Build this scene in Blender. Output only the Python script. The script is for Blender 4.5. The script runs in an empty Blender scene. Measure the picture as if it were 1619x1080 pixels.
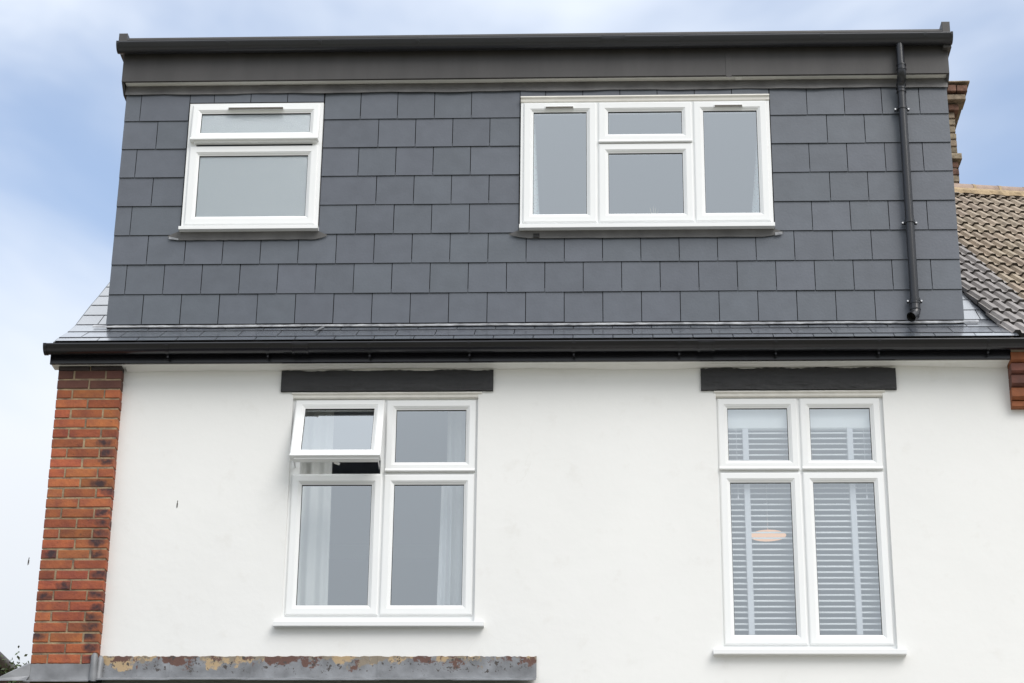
import bpy, math, random
from mathutils import Vector, Matrix

random.seed(7)
S = bpy.context.scene
COL = S.collection
R = math.radians

# ------------------------------------------------------------------ camera
cam_d = bpy.data.cameras.new('camera')
cam = bpy.data.objects.new('camera', cam_d)
COL.objects.link(cam)
S.camera = cam
cam_d.sensor_width = 36.0
cam_d.lens = 75.603
cam_d.clip_start = 0.1
cam_d.clip_end = 3000
right = Vector((0.99917219, 0.03935904, 0.01028629))
up = Vector((0.00547054, -0.38055247, 0.92474315))
back = Vector((0.04031147, -0.92392136, -0.38045276))
cam.matrix_world = Matrix(((right.x, up.x, back.x, 0.0),
                           (right.y, up.y, back.y, -13.8),
                           (right.z, up.z, back.z, 1.6),
                           (0, 0, 0, 1)))

# ------------------------------------------------------------------ light
SUN_EL, SUN_AZ = R(47), R(38)            # behind the camera, a little to the right
sun_dir = Vector((math.sin(SUN_AZ) * math.cos(SUN_EL), -math.cos(SUN_AZ) * math.cos(SUN_EL), math.sin(SUN_EL)))
sd = bpy.data.lights.new('sun', 'SUN')
sd.energy = 1.5
sd.angle = R(36)
sd.color = (1.0, 0.955, 0.905)
so = bpy.data.objects.new('sun', sd)
COL.objects.link(so)
so.rotation_euler = sun_dir.to_track_quat('Z', 'Y').to_euler()
so.location = (3, -20, 30)

W = bpy.data.worlds.new('World')
S.world = W
W.use_nodes = True
nt = W.node_tree
nt.nodes.clear()
def wn(t, **kw):
    n = nt.nodes.new(t)
    for k, v in kw.items():
        setattr(n, k, v)
    return n
out = wn('ShaderNodeOutputWorld')
bg = wn('ShaderNodeBackground')
bg.inputs['Strength'].default_value = 0.14
sky = wn('ShaderNodeTexSky', sky_type='NISHITA')
sky.sun_disc = False
sky.sun_elevation = SUN_EL
sky.sun_rotation = math.pi - SUN_AZ
sky.air_density = 1.0
sky.dust_density = 0.6
sky.ozone_density = 1.2
tc = wn('ShaderNodeTexCoord')
sep = wn('ShaderNodeSeparateXYZ')
nt.links.new(tc.outputs['Generated'], sep.inputs[0])
mp = wn('ShaderNodeMapping')
mp.inputs['Scale'].default_value = (1.0, 1.0, 1.7)
mp.inputs['Location'].default_value = (-1.7617, -3.4915, 1.5093)
nt.links.new(tc.outputs['Generated'], mp.inputs[0])
nz = wn('ShaderNodeTexNoise')
nz.inputs['Scale'].default_value = 3.0
nz.inputs['Detail'].default_value = 5
nz.inputs['Roughness'].default_value = 0.52
nz.inputs['Distortion'].default_value = 0.35
nt.links.new(mp.outputs[0], nz.inputs['Vector'])
haze = wn('ShaderNodeMapRange', interpolation_type='SMOOTHSTEP')      # whiter towards the horizon
haze.inputs['From Min'].default_value = 0.29
haze.inputs['From Max'].default_value = 0.43
haze.inputs['To Min'].default_value = 0.36
haze.inputs['To Max'].default_value = 0.0
nt.links.new(sep.outputs['Z'], haze.inputs['Value'])
veil = wn('ShaderNodeMapRange', interpolation_type='SMOOTHSTEP')      # thin bright cloud sheet higher up
veil.inputs['From Min'].default_value = 0.42
veil.inputs['From Max'].default_value = 0.75
veil.inputs['To Min'].default_value = 0.0
veil.inputs['To Max'].default_value = 0.24
nt.links.new(sep.outputs['Z'], veil.inputs['Value'])
addh = wn('ShaderNodeMath', operation='ADD')
nt.links.new(haze.outputs[0], addh.inputs[0])
nt.links.new(veil.outputs[0], addh.inputs[1])
dots = wn('ShaderNodeVectorMath', operation='DOT_PRODUCT')          # the sun stands behind a broad bank of cloud
dots.inputs[1].default_value = sun_dir
nt.links.new(tc.outputs['Generated'], dots.inputs[0])
bank = wn('ShaderNodeMapRange', interpolation_type='SMOOTHSTEP')
bank.inputs['From Min'].default_value = 0.15
bank.inputs['From Max'].default_value = 0.85
bank.inputs['To Min'].default_value = 0.0
bank.inputs['To Max'].default_value = 0.24
nt.links.new(dots.outputs['Value'], bank.inputs['Value'])
addb = wn('ShaderNodeMath', operation='ADD')
nt.links.new(addh.outputs[0], addb.inputs[0])
nt.links.new(bank.outputs[0], addb.inputs[1])
addn = wn('ShaderNodeMath', operation='ADD')
nt.links.new(nz.outputs['Fac'], addn.inputs[0])
nt.links.new(addb.outputs[0], addn.inputs[1])
mask = wn('ShaderNodeMapRange', interpolation_type='SMOOTHSTEP')
mask.inputs['From Min'].default_value = 0.40
mask.inputs['From Max'].default_value = 0.80
mask.inputs['To Min'].default_value = 0.17
mask.inputs['To Max'].default_value = 0.97
nt.links.new(addn.outputs[0], mask.inputs['Value'])
mixc = wn('ShaderNodeMixRGB')
# cloud brightness follows the usual overcast law: three times brighter overhead than at the horizon
lum = wn('ShaderNodeMath', operation='MULTIPLY_ADD')
lum.inputs[1].default_value = 0.667
lum.inputs[2].default_value = 0.333
clampz = wn('ShaderNodeMath', operation='MAXIMUM')
clampz.inputs[1].default_value = 0.0
nt.links.new(sep.outputs['Z'], clampz.inputs[0])
nt.links.new(clampz.outputs[0], lum.inputs[0])
ccol = wn('ShaderNodeVectorMath', operation='SCALE')
ccol.inputs[0].default_value = (7.9, 8.25, 8.7)
nt.links.new(lum.outputs[0], ccol.inputs['Scale'])
nt.links.new(ccol.outputs[0], mixc.inputs['Color2'])
nt.links.new(mask.outputs[0], mixc.inputs['Fac'])
nt.links.new(sky.outputs[0], mixc.inputs['Color1'])
nt.links.new(mixc.outputs[0], bg.inputs['Color'])
nt.links.new(bg.outputs[0], out.inputs[0])

S.view_settings.view_transform = 'Standard'
S.view_settings.look = 'None'
S.view_settings.exposure = 0.61
S.view_settings.gamma = 1.0
S.view_settings.use_curve_mapping = False
S.render.engine = 'CYCLES'

# ------------------------------------------------------------------ materials
MATS = {}
def mat(name, col, rough=0.6, var=0.0, vscale=6.0, bump=0.0, bscale=40.0, rnd=0.0, spec=0.5,
        metal=0.0, col2=None, stretch=None, detail=4.0, hue=None):
    """plain procedural surface: base colour, soft mottling, fine relief, a shade of its own for each object"""
    m = bpy.data.materials.new(name)
    m.use_nodes = True
    t = m.node_tree
    b = t.nodes['Principled BSDF']
    b.inputs['Roughness'].default_value = rough
    b.inputs['Specular IOR Level'].default_value = spec
    b.inputs['Metallic'].default_value = metal
    b.inputs['Base Color'].default_value = (*col, 1)
    L = t.links.new
    coord = t.nodes.new('ShaderNodeTexCoord')
    src = coord.outputs['Object']
    oi = t.nodes.new('ShaderNodeObjectInfo')
    addv = t.nodes.new('ShaderNodeVectorMath'); addv.operation = 'ADD'
    L(src, addv.inputs[0]); L(oi.outputs['Location'], addv.inputs[1])
    vec = addv.outputs[0]
    if stretch:
        mpp = t.nodes.new('ShaderNodeMapping'); mpp.inputs['Scale'].default_value = stretch
        L(vec, mpp.inputs[0]); vec = mpp.outputs[0]
    cur = None
    if var or col2:
        n = t.nodes.new('ShaderNodeTexNoise'); n.inputs['Scale'].default_value = vscale
        n.inputs['Detail'].default_value = detail
        L(vec, n.inputs['Vector'])
        mx = t.nodes.new('ShaderNodeMixRGB')
        c2 = col2 if col2 else tuple(max(0, c * (1 - var)) for c in col)
        c1 = col if col2 else tuple(min(1, c * (1 + var)) for c in col)
        mx.inputs['Color1'].default_value = (*c1, 1); mx.inputs['Color2'].default_value = (*c2, 1)
        rg = t.nodes.new('ShaderNodeMapRange'); rg.inputs['From Min'].default_value = 0.3; rg.inputs['From Max'].default_value = 0.7
        L(n.outputs['Fac'], rg.inputs['Value']); L(rg.outputs[0], mx.inputs['Fac'])
        cur = mx.outputs[0]
    if rnd:
        hs = t.nodes.new('ShaderNodeHueSaturation')
        r2 = t.nodes.new('ShaderNodeMapRange')
        r2.inputs['To Min'].default_value = 1 - rnd; r2.inputs['To Max'].default_value = 1 + rnd
        L(oi.outputs['Random'], r2.inputs['Value']); L(r2.outputs[0], hs.inputs['Value'])
        if hue:
            wn_ = t.nodes.new('ShaderNodeTexWhiteNoise'); wn_.noise_dimensions = '1D'
            L(oi.outputs['Random'], wn_.inputs['W'])
            r3 = t.nodes.new('ShaderNodeMapRange'); r3.inputs['To Min'].default_value = 0.5 - hue; r3.inputs['To Max'].default_value = 0.5 + hue
            L(wn_.outputs['Value'], r3.inputs['Value']); L(r3.outputs[0], hs.inputs['Hue'])
        if cur: L(cur, hs.inputs['Color'])
        else: hs.inputs['Color'].default_value = (*col, 1)
        cur = hs.outputs[0]
    if cur: L(cur, b.inputs['Base Color'])
    if bump:
        n2 = t.nodes.new('ShaderNodeTexNoise'); n2.inputs['Scale'].default_value = bscale; n2.inputs['Detail'].default_value = 5
        L(vec, n2.inputs['Vector'])
        bp = t.nodes.new('ShaderNodeBump'); bp.inputs['Strength'].default_value = bump; bp.inputs['Distance'].default_value = 0.01
        L(n2.outputs['Fac'], bp.inputs['Height']); L(bp.outputs[0], b.inputs['Normal'])
    MATS[name] = m
    return m

M = MATS
mat('slate', (0.103, 0.115, 0.137), 0.40, var=0.07, vscale=9, bump=0.08, bscale=55, rnd=0.055, hue=0.008, spec=0.45)
rs = mat('roof_slate', (0.103, 0.115, 0.137), 0.24, var=0.07, vscale=9, bump=0.05, bscale=45, rnd=0.07, hue=0.01, spec=0.9)
rs.node_tree.nodes['Principled BSDF'].inputs['Coat Weight'].default_value = 1.0
rs.node_tree.nodes['Principled BSDF'].inputs['Coat Roughness'].default_value = 0.2
mat('slate_edge', (0.03, 0.031, 0.035), 0.8, var=0.2)
mat('underlay', (0.012, 0.012, 0.014), 0.9, var=0.2)
mat('grey_trim', (0.050, 0.047, 0.046), 0.5, var=0.14, vscale=3.0, bump=0.06, bscale=18, stretch=(2.5, 1, 0.6))
mat('grey_gutter', (0.020, 0.021, 0.025), 0.32, var=0.08, vscale=4)
mat('black_plastic', (0.009, 0.009, 0.012), 0.22, var=0.2, vscale=5, bump=0.03, bscale=9, stretch=(0.4, 1, 1))
mat('pipe', (0.020, 0.021, 0.025), 0.25, var=0.1, vscale=5)
mat('lintel_paint', (0.013, 0.0125, 0.013), 0.5, var=0.30, vscale=6, bump=0.8, bscale=16, stretch=(0.6, 1, 1.6))
mat('upvc', (0.83, 0.84, 0.84), 0.26, var=0.012, vscale=2, spec=0.5)
mat('old_white_paint', (0.74, 0.72, 0.67), 0.5, var=0.05, vscale=12, bump=0.15, bscale=40)
mat('soffit_white', (0.78, 0.78, 0.75), 0.45, var=0.04, vscale=3)
mat('gasket', (0.02, 0.02, 0.02), 0.7, var=0.1)
mat('vent_metal', (0.09, 0.08, 0.065), 0.5, var=0.2, vscale=40)
mat('lead_clean', (0.19, 0.195, 0.205), 0.5, var=0.28, vscale=7, bump=0.25, bscale=16, metal=0.15)
mat('lead_grey', (0.12, 0.117, 0.116), 0.52, var=0.24, vscale=6, bump=0.22, bscale=14, metal=0.1)
mat('steel', (0.6, 0.6, 0.6), 0.3, metal=0.9, var=0.1)
mat('sealant', (0.50, 0.51, 0.53), 0.45, col2=(0.17, 0.175, 0.19), vscale=13, detail=8, bump=0.3, bscale=40)
mat('mortar', (0.40, 0.30, 0.18), 0.9, col2=(0.13, 0.10, 0.075), vscale=14, detail=7, bump=0.5, bscale=80)
mat('mortar_cream', (0.37, 0.275, 0.165), 0.9, var=0.3, vscale=18, bump=0.5, bscale=60)
mat('tile_tan', (0.325, 0.265, 0.20), 0.85, var=0.22, vscale=14, bump=0.3, bscale=90, rnd=0.11, hue=0.007)
mat('tile_grey', (0.29, 0.27, 0.26), 0.8, var=0.10, vscale=14, bump=0.25, bscale=90, rnd=0.07)
mat('tile_edge', (0.052, 0.043, 0.033), 0.95, var=0.45, vscale=40, bump=0.6, bscale=80)
mat('tile_edge_grey', (0.060, 0.056, 0.053), 0.9, var=0.25, vscale=40, bump=0.4, bscale=80)
mat('ridge_clay', (0.33, 0.245, 0.195), 0.85, var=0.2, vscale=12, bump=0.3, bscale=50, rnd=0.1)
mat('yellow_brick', (0.235, 0.19, 0.135), 0.9, var=0.42, vscale=22, bump=0.5, bscale=60, rnd=0.25, hue=0.012)
mat('red_stack_brick', (0.15, 0.080, 0.056), 0.9, var=0.42, vscale=22, bump=0.5, bscale=60, rnd=0.2)
mat('stack_mortar', (0.16, 0.125, 0.09), 0.95, var=0.3, vscale=30)
mat('corbel_orange', (0.25, 0.080, 0.028), 0.75, var=0.2, vscale=16, bump=0.3, bscale=50, rnd=0.15)
mat('corbel_brown', (0.125, 0.042, 0.028), 0.7, var=0.25, vscale=16, bump=0.3, bscale=50, rnd=0.2)
mat('curtain', (0.80, 0.80, 0.77), 0.9, var=0.03, vscale=4)
mat('net_curtain', (0.86, 0.87, 0.88), 0.9, var=0.03, vscale=4)
mat('room_paint', (0.48, 0.51, 0.57), 0.9, var=0.04, vscale=1)
mat('room_dark', (0.22, 0.20, 0.17), 0.9, var=0.1, vscale=1)
mat('blind_white', (0.90, 0.91, 0.90), 0.45, var=0.02)
mat('tape_white', (0.74, 0.74, 0.77), 0.9, var=0.03)
mat('felt', (0.06, 0.06, 0.065), 0.85, var=0.2, vscale=8, bump=0.3, bscale=60)
mat('brown_board', (0.055, 0.037, 0.03), 0.5, var=0.15)
mat('beige_render', (0.50, 0.42, 0.33), 0.9, var=0.08, bump=0.2)
mat('clay_tile', (0.30, 0.13, 0.08), 0.85, var=0.25, vscale=8, bump=0.3, bscale=20)
mat('bark', (0.08, 0.055, 0.035), 0.9, var=0.3, vscale=10, bump=0.5, bscale=30)
mat('green_leaf', (0.065, 0.105, 0.035), 0.6, var=0.4, vscale=6)
mat('red_leaf', (0.42, 0.085, 0.03), 0.6, var=0.35, vscale=6)
mat('straw', (0.62, 0.54, 0.36), 0.8, var=0.2)
mat('vase', (0.55, 0.55, 0.52), 0.4, var=0.1)
mat('insect_body', (0.03, 0.026, 0.02), 0.5, var=0.2)
mat('insect_wing', (0.16, 0.15, 0.14), 0.4, var=0.2)
mat('lawn', (0.11, 0.115, 0.065), 0.95, var=0.35, vscale=1.3, col2=(0.22, 0.20, 0.16))
mat('paving', (0.38, 0.36, 0.33), 0.9, var=0.12, vscale=2, bump=0.3)

def render_mat():
    """white masonry paint: faint clouding, trowel relief, hairline cracks, drip stains under the sills"""
    m = mat('white_render', (0.80, 0.80, 0.785), 0.75, var=0.022, vscale=1.1, bump=0.22, bscale=9)
    t = m.node_tree; L = t.links.new
    b = t.nodes['Principled BSDF']
    coord = t.nodes.new('ShaderNodeTexCoord')
    # hairline cracks
    dn = t.nodes.new('ShaderNodeTexNoise'); dn.inputs['Scale'].default_value = 3.0; dn.inputs['Detail'].default_value = 6
    L(coord.outputs['Object'], dn.inputs['Vector'])
    mxv = t.nodes.new('ShaderNodeMixRGB'); mxv.inputs['Fac'].default_value = 0.35
    L(coord.outputs['Object'], mxv.inputs['Color1']); L(dn.outputs['Color'], mxv.inputs['Color2'])
    v = t.nodes.new('ShaderNodeTexVoronoi'); v.feature = 'DISTANCE_TO_EDGE'; v.inputs['Scale'].default_value = 1.3
    L(mxv.outputs[0], v.inputs['Vector'])
    cr = t.nodes.new('ShaderNodeMapRange'); cr.inputs['From Min'].default_value = 0.0; cr.inputs['From Max'].default_value = 0.006
    cr.inputs['To Min'].default_value = 1.0; cr.inputs['To Max'].default_value = 0.0
    L(v.outputs['Distance'], cr.inputs['Value'])
    gate = t.nodes.new('ShaderNodeTexNoise'); gate.inputs['Scale'].default_value = 0.9; gate.inputs['Detail'].default_value = 2
    L(coord.outputs['Object'], gate.inputs['Vector'])
    gr = t.nodes.new('ShaderNodeMapRange'); gr.inputs['From Min'].default_value = 0.55; gr.inputs['From Max'].default_value = 0.68
    gr.inputs['To Max'].default_value = 0.16
    L(gate.outputs['Fac'], gr.inputs['Value'])
    mul = t.nodes.new('ShaderNodeMath'); mul.operation = 'MULTIPLY'
    L(cr.outputs[0], mul.inputs[0]); L(gr.outputs[0], mul.inputs[1])
    # grime patches with a shape of their own
    gp = t.nodes.new('ShaderNodeTexNoise'); gp.inputs['Scale'].default_value = 4.5; gp.inputs['Detail'].default_value = 8; gp.inputs['Roughness'].default_value = 0.65
    L(coord.outputs['Object'], gp.inputs['Vector'])
    g2 = t.nodes.new('ShaderNodeMapRange'); g2.inputs['From Min'].default_value = 0.58; g2.inputs['From Max'].default_value = 0.8
    g2.inputs['To Max'].default_value = 0.22
    L(gp.outputs['Fac'], g2.inputs['Value'])
    ad = t.nodes.new('ShaderNodeMath'); ad.operation = 'ADD'
    L(mul.outputs[0], ad.inputs[0]); L(g2.outputs[0], ad.inputs[1])
    old = b.inputs['Base Color'].links[0].from_socket
    mx = t.nodes.new('ShaderNodeMixRGB'); mx.inputs['Color2'].default_value = (0.46, 0.42, 0.35, 1)
    L(ad.outputs[0], mx.inputs['Fac']); L(old, mx.inputs['Color1']); L(mx.outputs[0], b.inputs['Base Color'])
    return m
render_mat()

def weathered_lead():
    """old lead: blue grey sheet with rust brown paint flakes and tan mortar left along its top edge"""
    m = mat('lead_weathered', (0.185, 0.193, 0.207), 0.6, var=0.30, vscale=9, bump=0.3, bscale=22)
    t = m.node_tree; L = t.links.new
    b = t.nodes['Principled BSDF']
    coord = t.nodes.new('ShaderNodeTexCoord')
    sp = t.nodes.new('ShaderNodeSeparateXYZ'); L(coord.outputs['Object'], sp.inputs[0])
    def layer(scale, lo, hi, colr, zmin, zmax, seed):
        n = t.nodes.new('ShaderNodeTexNoise'); n.noise_dimensions = '4D'; n.inputs['W'].default_value = seed
        n.inputs['Scale'].default_value = scale; n.inputs['Detail'].default_value = 9; n.inputs['Roughness'].default_value = 0.68
        L(coord.outputs['Object'], n.inputs['Vector'])
        zr = t.nodes.new('ShaderNodeMapRange'); zr.inputs['From Min'].default_value = zmin; zr.inputs['From Max'].default_value = zmax
        zr.inputs['To Min'].default_value = -0.16; zr.inputs['To Max'].default_value = 0.07
        L(sp.outputs['Z'], zr.inputs['Value'])
        a = t.nodes.new('ShaderNodeMath'); a.operation = 'ADD'; L(n.outputs['Fac'], a.inputs[0]); L(zr.outputs[0], a.inputs[1])
        r = t.nodes.new('ShaderNodeMapRange'); r.inputs['From Min'].default_value = lo; r.inputs['From Max'].default_value = hi
        L(a.outputs[0], r.inputs['Value'])
        mx = t.nodes.new('ShaderNodeMixRGB'); mx.inputs['Color2'].default_value = (*colr, 1)
        L(r.outputs[0], mx.inputs['Fac']); L(b.inputs['Base Color'].links[0].from_socket, mx.inputs['Color1'])
        L(mx.outputs[0], b.inputs['Base Color'])
    layer(3.2, 0.52, 0.545, (0.40, 0.29, 0.165), 4.93, 5.04, 5.5)
    layer(11.0, 0.56, 0.60, (0.23, 0.19, 0.14), 4.93, 5.04, 3.3)
    layer(6.5, 0.565, 0.59, (0.11, 0.052, 0.038), 4.89, 5.02, 2.0)
    layer(30.0, 0.64, 0.67, (0.05, 0.042, 0.038), 4.88, 4.95, 8.0)
    return m
weathered_lead()

def brick_mat(name, burnt):
    """fired red brick; burnt ones carry a purple black kiln patch at one end"""
    m = mat(name, (0.38, 0.112, 0.040), 0.85, col2=(0.225, 0.064, 0.036), vscale=11, bump=0.45, bscale=50, rnd=0.24, hue=0.009, detail=6)
    t = m.node_tree; L = t.links.new
    b = t.nodes['Principled BSDF']
    coord = t.nodes.new('ShaderNodeTexCoord')
    oi = t.nodes.new('ShaderNodeObjectInfo')
    sp = t.nodes.new('ShaderNodeSeparateXYZ'); L(coord.outputs['Object'], sp.inputs[0])
    n = t.nodes.new('ShaderNodeTexNoise'); n.inputs['Scale'].default_value = 28; n.inputs['Detail'].default_value = 7
    n.noise_dimensions = '4D'; L(coord.outputs['Object'], n.inputs['Vector']); L(oi.outputs['Random'], n.inputs['W'])
    # brick's right end lies at local x = 0
    def term(sock, c, s):
        a = t.nodes.new('ShaderNodeMath'); a.operation = 'SUBTRACT'; a.inputs[1].default_value = c; L(sock, a.inputs[0])
        d = t.nodes.new('ShaderNodeMath'); d.operation = 'DIVIDE'; d.inputs[1].default_value = s; L(a.outputs[0], d.inputs[0])
        p = t.nodes.new('ShaderNodeMath'); p.operation = 'POWER'; p.inputs[1].default_value = 2; L(d.outputs[0], p.inputs[0])
        return p.outputs[0]
    if burnt:
        a = t.nodes.new('ShaderNodeMath'); a.operation = 'ADD'
        off = t.nodes.new('ShaderNodeTexWhiteNoise'); off.noise_dimensions = '1D'; L(oi.outputs['Random'], off.inputs['W'])
        osc = t.nodes.new('ShaderNodeVectorMath'); osc.operation = 'MULTIPLY_ADD'
        L(off.outputs['Color'], osc.inputs[0]); osc.inputs[1].default_value = (0.07, 0, 0.04); osc.inputs[2].default_value = (-0.035, 0, -0.02)
        sh = t.nodes.new('ShaderNodeVectorMath'); sh.operation = 'ADD'
        L(coord.outputs['Object'], sh.inputs[0]); L(osc.outputs[0], sh.inputs[1])
        s2 = t.nodes.new('ShaderNodeSeparateXYZ'); L(sh.outputs[0], s2.inputs[0])
        L(term(s2.outputs['X'], -0.055, 0.062), a.inputs[0]); L(term(s2.outputs['Z'], 0.0, 0.034), a.inputs[1])
        nn = t.nodes.new('ShaderNodeMath'); nn.operation = 'MULTIPLY_ADD'; nn.inputs[1].default_value = 3.2; L(n.outputs['Fac'], nn.inputs[0]); L(a.outputs[0], nn.inputs[2])
        r = t.nodes.new('ShaderNodeMapRange'); r.inputs['From Min'].default_value = 1.55; r.inputs['From Max'].default_value = 2.9
        r.inputs['To Min'].default_value = 0.92; r.inputs['To Max'].default_value = 0.0
        L(nn.outputs[0], r.inputs['Value'])
        mx = t.nodes.new('ShaderNodeMixRGB'); mx.inputs['Color2'].default_value = (0.030, 0.020, 0.026, 1)
        L(r.outputs[0], mx.inputs['Fac']); L(b.inputs['Base Color'].links[0].from_socket, mx.inputs['Color1']); L(mx.outputs[0], b.inputs['Base Color'])
    n3 = t.nodes.new('ShaderNodeTexNoise'); n3.inputs['Scale'].default_value = 60; n3.inputs['Detail'].default_value = 4
    n3.noise_dimensions = '4D'; L(coord.outputs['Object'], n3.inputs['Vector']); L(oi.outputs['Random'], n3.inputs['W'])
    r = t.nodes.new('ShaderNodeMapRange'); r.inputs['From Min'].default_value = 0.62; r.inputs['From Max'].default_value = 0.72; r.inputs['To Max'].default_value = 0.6
    L(n3.outputs['Fac'], r.inputs['Value'])
    mx = t.nodes.new('ShaderNodeMixRGB'); mx.inputs['Color2'].default_value = (0.07, 0.03, 0.024, 1)
    L(r.outputs[0], mx.inputs['Fac']); L(b.inputs['Base Color'].links[0].from_socket, mx.inputs['Color1']); L(mx.outputs[0], b.inputs['Base Color'])
    return m
brick_mat('red_brick', False)
brick_mat('burnt_brick', True)
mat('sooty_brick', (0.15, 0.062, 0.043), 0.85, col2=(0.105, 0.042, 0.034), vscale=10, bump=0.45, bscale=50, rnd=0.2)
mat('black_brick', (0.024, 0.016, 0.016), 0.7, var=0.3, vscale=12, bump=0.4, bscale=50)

def glass(name, refl, tint, rough=0.0, bump=0.0, bscale=60, obscure=0.0):
    m = bpy.data.materials.new(name); m.use_nodes = True
    t = m.node_tree; t.nodes.clear(); L = t.links.new
    o = t.nodes.new('ShaderNodeOutputMaterial')
    tr = t.nodes.new('ShaderNodeBsdfTransparent'); tr.inputs[0].default_value = (*tint, 1)
    gl = t.nodes.new('ShaderNodeBsdfGlossy'); gl.inputs['Color'].default_value = (0.92, 0.97, 1, 1); gl.inputs['Roughness'].default_value = rough
    n = t.nodes.new('ShaderNodeTexNoise'); n.inputs['Scale'].default_value = bscale; n.inputs['Detail'].default_value = 2
    c = t.nodes.new('ShaderNodeTexCoord'); L(c.outputs['Object'], n.inputs['Vector'])
    bp = t.nodes.new('ShaderNodeBump'); bp.inputs['Strength'].default_value = bump; bp.inputs['Distance'].default_value = 0.01
    L(n.outputs['Fac'], bp.inputs['Height']); L(bp.outputs[0], gl.inputs['Normal'])
    under = tr.outputs[0]
    if obscure:
        tl = t.nodes.new('ShaderNodeBsdfTranslucent'); tl.inputs[0].default_value = (0.8, 0.84, 0.84, 1)
        df = t.nodes.new('ShaderNodeBsdfDiffuse'); df.inputs[0].default_value = (0.42, 0.48, 0.50, 1)
        L(bp.outputs[0], df.inputs['Normal'])
        a = t.nodes.new('ShaderNodeMixShader'); a.inputs[0].default_value = 0.6; L(tl.outputs[0], a.inputs[1]); L(df.outputs[0], a.inputs[2])
        b2 = t.nodes.new('ShaderNodeMixShader'); b2.inputs[0].default_value = obscure; L(tr.outputs[0], b2.inputs[1]); L(a.outputs[0], b2.inputs[2])
        under = b2.outputs[0]
    mx = t.nodes.new('ShaderNodeMixShader'); mx.inputs[0].default_value = refl
    L(under, mx.inputs[1]); L(gl.outputs[0], mx.inputs[2]); L(mx.outputs[0], o.inputs[0])
    MATS[name] = m
glass('window_glass', 0.375, (0.90, 0.93, 0.94), bump=0.06, bscale=1.3)
glass('obscure_glass', 0.22, (0.8, 0.84, 0.84), rough=0.18, bump=0.30, bscale=230, obscure=0.85)

def emit(name, col, s):
    m = bpy.data.materials.new(name); m.use_nodes = True
    b = m.node_tree.nodes['Principled BSDF']
    b.inputs['Base Color'].default_value = (*col, 1); b.inputs['Emission Color'].default_value = (*col, 1)
    b.inputs['Emission Strength'].default_value = s
    MATS[name] = m
emit('lamp_shade_lit', (1.0, 0.56, 0.30), 0.62)

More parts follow.
